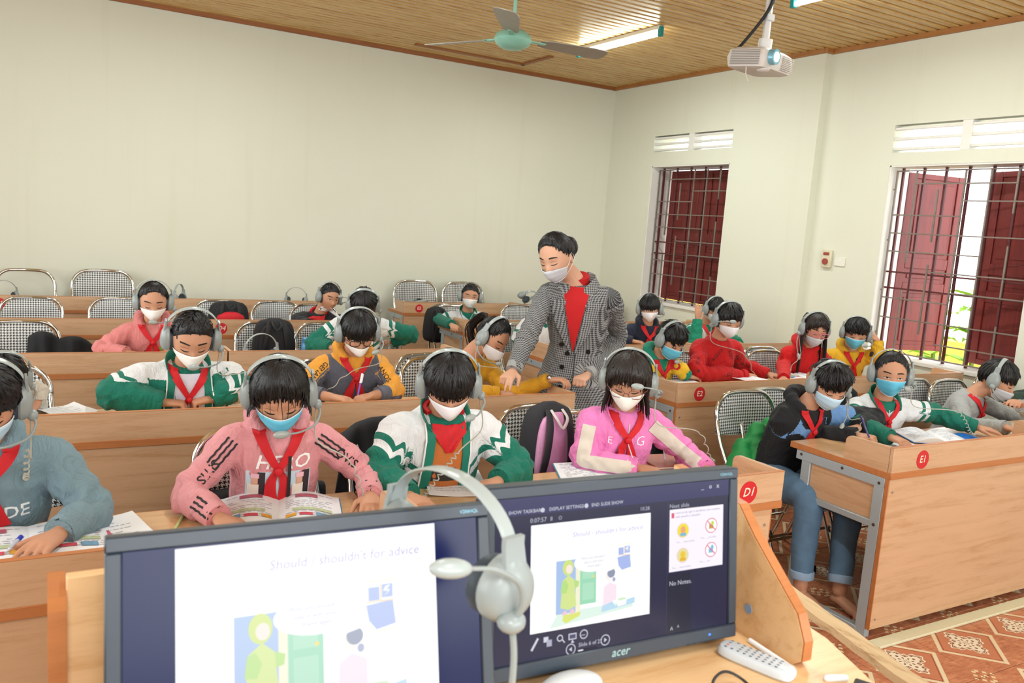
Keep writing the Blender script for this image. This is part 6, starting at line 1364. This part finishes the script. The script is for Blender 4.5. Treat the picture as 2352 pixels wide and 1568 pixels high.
def slide(par, f, x0, z1, W, tint=1., pale=0., full=True):
    'the lesson slide: title, woman in a green raincoat at a door, child at a window'
    H = W*.75; X = lambda u: x0+u*W; Z = lambda v: z1-v*H; D = [.0012]
    s_ = rect(par, f, 'slide', X(0), X(1), Z(1), Z(0), 'ffffff', D[0], 1.15)
    def mixc(c): r_ = [int(c[i:i+2], 16) for i in (0, 2, 4)]; return '%02x%02x%02x' % tuple(int(v+(255-v)*pale) for v in r_)
    def r(u0, u1, v0, v1, c): D[0] += .00012; rect(s_, f, 'picture', X(u0), X(u1), Z(v1), Z(v0), mixc(c), D[0])
    def p(pts, c): D[0] += .00012; poly(s_, f, 'picture', [(X(u), Z(v)) for u, v in pts], mixc(c), D[0])
    word(s_, f, "Should / shouldn't for advice", W*.052, X(.33), Z(.13), mixc('8c7ec8'), .0016, .0, .1)
    p([(.15, .98), (.22, .84), (.85, .84), (.85, .9)], 'd8f2e4'); r(.20, .365, .36, .86, '8fb2e8'); p([(.42, .40), (.36, .44), (.36, .90), (.40, .88)], 'f2f0c8')
    r(.395, .53, .46, .80, '7fd2a4'); r(.415, .51, .49, .56, '97dcb4'); r(.415, .51, .60, .76, '97dcb4'); p(ellp(.505, .545, .009, .011, 12), 'f2d23a')
    p([(.235, .80), (.25, .55), (.30, .50), (.345, .55), (.365, .80), (.30, .83)], 'c9e070'); p(ellp(.295, .43, .044, .075), 'c4dc5c'); p(ellp(.303, .445, .026, .042), 'fbe3d4')
    p([(.245, .56), (.235, .66), (.28, .67), (.30, .60), (.275, .54)], 'a4d860'); p([(.345, .55), (.385, .57), (.38, .62), (.35, .63)], 'a4d860'); p(ellp(.27, .86, .018, .03), 'f2b8c8'); p(ellp(.33, .85, .018, .03), 'f2b8c8'); p([(.25, .92), (.26, .87), (.40, .86), (.39, .90), (.28, .95)], 'd4e04c')
    p(ellp(.51, .40, .17, .10, 26), 'ffffff')
    for q, (a, b) in enumerate(((.40, .36), (.42, .40), (.45, .44))): word(s_, f, ('I have sneezed, what?', 'you are all wet and', 'go inside and dry')[q] if False else ('Mom, you shouldn\'t', 'stay in with your', 'friend again.')[q], W*.024, X(a), Z(b), mixc('b0b4d0'), D[0]+.0006)
    p([(.69, .86), (.66, .80), (.58, .84), (.57, .90), (.86, .86), (.86, .80), (.76, .82)], 'a8d4f0')
    p([(.58, .84), (.59, .66), (.64, .62), (.70, .66), (.70, .80)], 'fae0ee'); p(ellp(.635, .56, .032, .048), 'fdf0ea'); p(ellp(.652, .535, .034, .045, 16, -.9, 3.6), '6f7a98'); p(ellp(.675, .60, .014, .022), '8f96c0')
    p([(.70, .80), (.71, .87), (.78, .86), (.79, .79)], 'ffffff'); p(ellp(.745, .80, .04, .013), 'c8eab8')
    for a, b, c_, d_ in ((.71, .755, .30, .37), (.765, .81, .29, .36)): r(a, b, c_, d_, '8ea6ea')
    p([(.70, .39), (.81, .375), (.82, .50), (.74, .52), (.71, .47)], '8ea6ea'); p([(.78, .30), (.77, .325), (.79, .325), (.775, .355), (.80, .32), (.785, .32), (.80, .295)], 'ffffff'); r(.70, .815, .372, .379, 'f5c88a'); r(.757, .763, .29, .375, 'f5c88a'); r(.70, .82, .265, .272, 'f8dcae'); r(.725, .835, .525, .531, 'f8dcae')
    return s_
sx0, sz0 = -.217, .1245
rect(mo, f2, 'toolbar', -.217, .217, .098, .1245, '45447a', .0009, .62); 
for x, s_ in ((-.196, 'SHOW TASKBAR'), (-.128, 'DISPLAY SETTINGS ▾'.replace('▾', 'v')), (-.054, 'END SLIDE SHOW')): word(mo, f2, s_, .0072, x, .1035, 'd0d2e0', .0014, .006)
for x in (-.207, -.139, -.063): poly(mo, f2, 'icon', ellp(x, .1035, .0035, .0035, 12), 'd0d2e0', .0013)
for x, s_ in ((.158, '_'), (.174, 'o'), (.190, 'x')): word(mo, f2, s_, .011, x, .115, 'd8d8e8', .0014, .008)
word(mo, f2, '0:07:57', .0095, -.160, .089, 'b8bac8', .0014, .006); word(mo, f2, 'II', .008, -.126, .089, 'b8bac8', .0014, .02); word(mo, f2, 'O', .008, -.112, .089, 'b8bac8', .0014); word(mo, f2, '10:28', .0085, .036, .0895, 'b8bac8', .0014, .004)
slide(mo, f2, -.158, .082, .215, pale=.25)
rect(mo, f2, 'divider_line', .0905, .0911, -.115, .097, '6a6c92', .0009, .6); rect(mo, f2, 'side_pane', .0915, .1395, -.118, -.022, '33364e', .0009, .55)
word(mo, f2, 'Next slide', .0095, .094, .0885, 'b8bac8', .0014, .003)
nx = rect(mo, f2, 'next_slide', .0945, .205, -.018, .083, 'f6f0fa', .0012, 1.05)
word(nx, f2, 'Look at the sign in the library and complete', .0052, .106, .077, '8a86a0', .0016); word(nx, f2, 'with should or shouldn\'t', .0052, .106, .0705, '8a86a0', .0016); rect(nx, f2, 'picture', .098, .1035, .069, .0775, 'e05a7a', .0015)
for (x, z, c1, bad) in ((.1215, .0475, 'f4e23a', 0), (.180, .050, 'ffffff', 1), (.1215, .007, 'e8e0a0', 0), (.180, .010, 'ffffff', 2)):
    poly(nx, f2, 'picture', ellp(x, z, .0125, .0125, 24), 'e25a7a' if bad else 'f4d8e4', .0014); poly(nx, f2, 'picture', ellp(x, z, .0112, .0112, 24), c1, .0016)
    if bad == 0: poly(nx, f2, 'picture', ellp(x, z+.001, .005, .006, 14), 'f0a878' if z > .02 else 'f2c83a', .0018); rect(nx, f2, 'picture', x-.006, x+.006, z-.009, z-.004, '7ab8d8' if z > .02 else 'e8b830', .0019)
    else:
        rect(nx, f2, 'picture', x-.005, x+.004, z-.005, z+.002, 'c8a04a' if bad == 1 else '7cc0e8', .0018); poly(nx, f2, 'picture', ellp(x+.002, z+.004, .003, .004, 10), 'c8e040' if bad == 1 else '7cc0e8', .0019)
        poly(nx, f2, 'picture', [(x-.0088, z+.0072), (x-.0076, z+.0084), (x+.0088, z-.0072), (x+.0076, z-.0084)], 'e25a7a', .0021)
for x, z, s_ in ((.108, .029, 'You ___ listen quietly.'), (.158, .031, 'You ___ eat inside.'), (.10, -.012, 'You ___ return books.'), (.156, -.008, 'You ___ run.')): word(nx, f2, s_, .0042, x, z, 'a09cb0', .0016)
word(mo, f2, 'No Notes.', .0105, .095, -.037, 'c4c6d2', .0014, .004); word(mo, f2, 'A', .009, .098, -.110, 'c4c6d2', .0014, .004); word(mo, f2, 'A', .0065, .112, -.108, 'c4c6d2', .0014, .004)
def ringp(par, f, x, z, r, col, w_=.0012):
    A = ellp(x, z, r, r, 28); B_ = ellp(x, z, r-w_, r-w_, 28); MB().add([f(a, b, .0013) for a, b in A+B_], [(i, (i+1) % 28, 28+(i+1) % 28, 28+i) for i in range(28)]).build('icon', emis(col, 1), par, smooth=False)
IC = 'd4d6e2'
poly(mo, f2, 'icon', [(-.157, -.103), (-.154, -.105), (-.143, -.088), (-.146, -.086)], IC, .0013)
rect(mo, f2, 'icon', -.135, -.127, -.095, -.087, IC, .0013); rect(mo, f2, 'icon', -.130, -.121, -.102, -.092, 'aeb0c4', .0015)
ringp(mo, f2, -.107, -.0925, .0052, IC, .0016); poly(mo, f2, 'icon', [(-.1035, -.096), (-.1022, -.0948), (-.098, -.100), (-.0995, -.101)], IC, .0013)
rect(mo, f2, 'icon', -.092, -.078, -.098, -.0885, IC, .0013); rect(mo, f2, 'icon', -.0905, -.0795, -.0965, -.09, '4a4c70', .0015); poly(mo, f2, 'icon', [(-.088, -.103), (-.082, -.103), (-.085, -.098)], IC, .0013)
ringp(mo, f2, -.065, -.093, .0072, IC, .0015); word(mo, f2, '...', .012, -.0702, -.091, IC, .0014, .01)
ringp(mo, f2, -.088, -.1125, .0085, IC, .0014); poly(mo, f2, 'icon', [(-.091, -.1125), (-.086, -.109), (-.086, -.116)], IC, .0013)
ringp(mo, f2, -.026, -.1080, .0085, IC, .0014); poly(mo, f2, 'icon', [(-.023, -.108), (-.028, -.1045), (-.028, -.1115)], IC, .0013)
word(mo, f2, 'Slide 6 of 27', .0085, -.0745, -.1085, 'c8cad8', .0014, .003); rect(mo, f2, 'progress_bar', -.075, -.066, -.1178, -.116, 'ffffff', .0014); rect(mo, f2, 'progress_bar', -.066, -.040, -.1178, -.116, '202238', .0013, .5)
def brand(par, f, s_, size, x, z, col, bold, shear=.0):
    q = MB(); put_text(q, s_, size, lambda a, b: f(x+a, z+b, .0048), bold, shear); q.build('lettering', plain(col, .3, .3), par, smooth=False)
brand(mo, f2, 'acer', .019, .0, -.1295, '8fb0b4', .012, .25); brand(mo, f2, 'V206HQL', .0065, .208, .1335, '6f9fb0', .004)
MB().box((.175, -.0052, -.1315), (.179, -.0038, -.1285), .0003, rotz(-.0533)@rotx(-.138), (-2.3102, -1.1422, 1.1381)).build('power_light', emis('4a7cff', 2.5), mo)
for k in range(5): MB().box((.13+k*.012, -.0052, -.141), (.139+k*.012, -.0038, -.1395), .0003, rotz(-.0533)@rotx(-.138), (-2.3102, -1.1422, 1.1381)).build('menu_button', MBK, mo)
ml, f1 = monitor('left monitor showing the white lesson slide', (-2.8010, -1.1840, 1.1400), .0528, .25, True)
slide(ml, f1, -.162, .122, .318, pale=.42); brand(ml, f1, 'V206HQL', .0065, .205, .1335, '6f9fb0', .004)
# headset hung over the inner edge of the monitors
hh = thing('headset', 'big pale headset hung over the inner corner of the two monitors', 'headset', (0, 0, 0)); headset_parts(hh, 'hang', 1)
hang_p = at(1160, 1310, Y=-1.255); 
cab = [V3(.108, 0, -.05), V3(.112, .002, -.10), V3(.112, .0, -.16), V3(.10, .0, -.225)]; MB().tube(bez(cab, 6), .0035, 8).build('cable', M['hgrey'], hh)
HANG = hh
# remote control
a, b = at(1655, 1478, Z=TT+.012), at(1825, 1548, Z=TT+.012); d = nrm((b-a)*V3(1, 1, 0)); c = (a+b)/2; ang = math.atan2(d[1], d[0]); L = np.linalg.norm((b-a)[:2])
rc = thing('remote_control', 'light grey remote control with small buttons on the teacher’s desk', 'remote control', (c[0], c[1], TT)); R = rotz(ang); c = V3(c[0], c[1], TT); rings = []
for z, i in ((0, .004), (.004, .0), (.012, .0), (.017, .003), (.0185, .008)):
    rings.append(np.array([c+R@V3((L/2-i)*math.copysign(abs(math.cos(t))**.4, math.cos(t)), (.0215-i)*math.copysign(abs(math.sin(t))**.5, math.sin(t)), z) for t in np.arange(40)*2*PI/40]))
MB().loft(rings).build('case', plain('ccd4dc', .35, 0, .03), rc)
for i in range(9):
    for j in range(4):
        if i == 1 and j in (1, 2): continue
        p_ = c+R@V3(-L*.38+i*L*.085, -.0125+j*.0083, .0183); MB().ell(p_, (.0028, .0022, .0012), R, 8, 6).build('button', plain('6a7078' if not (i == 0 and j == 1) else 'd05038', .5), rc)
a, b = at(1722, 1470, Z=TT+.004), at(1812, 1530, Z=TT+.004); t = thing('chalk', 'long white chalk stick between the remote control and the side board', 'chalk', a); MB().tube([a, b], .0045, 10).build('stick', plain('eef0f4', .8), t)
a, b = at(1900, 1557, Z=TT+.004), at(1940, 1557, Z=TT+.004); t = thing('eraser', 'small white eraser at the bottom edge near the dark corner', 'eraser', a); MB().tube([a, b], .006, 10, ball=True).build('block', plain('eceef2', .8), t)
P = [at(1632, 1600, Z=TT+.003), at(1640, 1560, Z=TT+.02), at(1665, 1542, Z=TT+.025), at(1700, 1556, Z=TT+.012), at(1750, 1600, Z=TT+.003)]; tag(MB().tube(bez(P, 8), .0022, 8).build('thin_cable', M['dark']), 'thin dark cable curling over the desk at the bottom edge', 'cable')
a = at(1310, 1590, Z=TT+.004); t = thing('mouse', 'white computer mouse at the bottom edge below the right monitor', 'mouse', a); MB().ell(a+V3(0, 0, .010), (.055, .032, .016), rotz(.1)).build('shell', plain('dfe2e4', .4), t)
a = at(2050, 1625, Z=TT+.004); t = thing('phone', 'dark corner of a black phone at the bottom edge', 'phone', a); MB().box((-.04, -.06, 0), (.04, .06, .009), .003, rotz(.5), a).build('body', M['black'], t)
# worn wooden rail on two posts beyond the desk
a, b = at(1775, 1322, Z=.72), at(2190, 1620, Z=.72); d = nrm(b-a); s_ = V3(-d[1], d[0], 0); rl = thing('wooden_rail', 'worn wooden rail running beside the teacher’s desk', 'rail', (a[0], a[1], 0))
MWD = wood('c8ad86', '9a7448', .7, 1, 'worn_wood'); q = MB(); rings = []
for t in np.linspace(-.1, 1.05, 18):
    c = a+(b-a)*t; j = .0015*math.sin(t*31)+.001*math.sin(t*77); rings.append(np.array([c+s_*x+V3(0, 0, z+j) for x, z in ((-.022, -.028), (.022, -.028), (.022, -.004), (.015, 0), (-.008, .0), (-.022, -.008))]))
q.loft(rings).build('top_rail', MWD, rl, ang=.4)
for t in (.0, 1.0): c = a+(b-a)*t; MB().box((c[0]-.02, c[1]-.02, 0), (c[0]+.02, c[1]+.02, .70), .004).build('post', MWD, rl)
# hang the headset: band over the top edge, right cup in front of the gap
RH = rotz(math.radians(-76)); hp_ = at(1168, 1372, D=.975)-RH@V3(.12, 0, -.012); HANG.location = hp_; HANG.rotation_euler = Matrix([list(r_) for r_ in RH]).to_euler(); HANG.scale = (1.2, 1.12, .85)
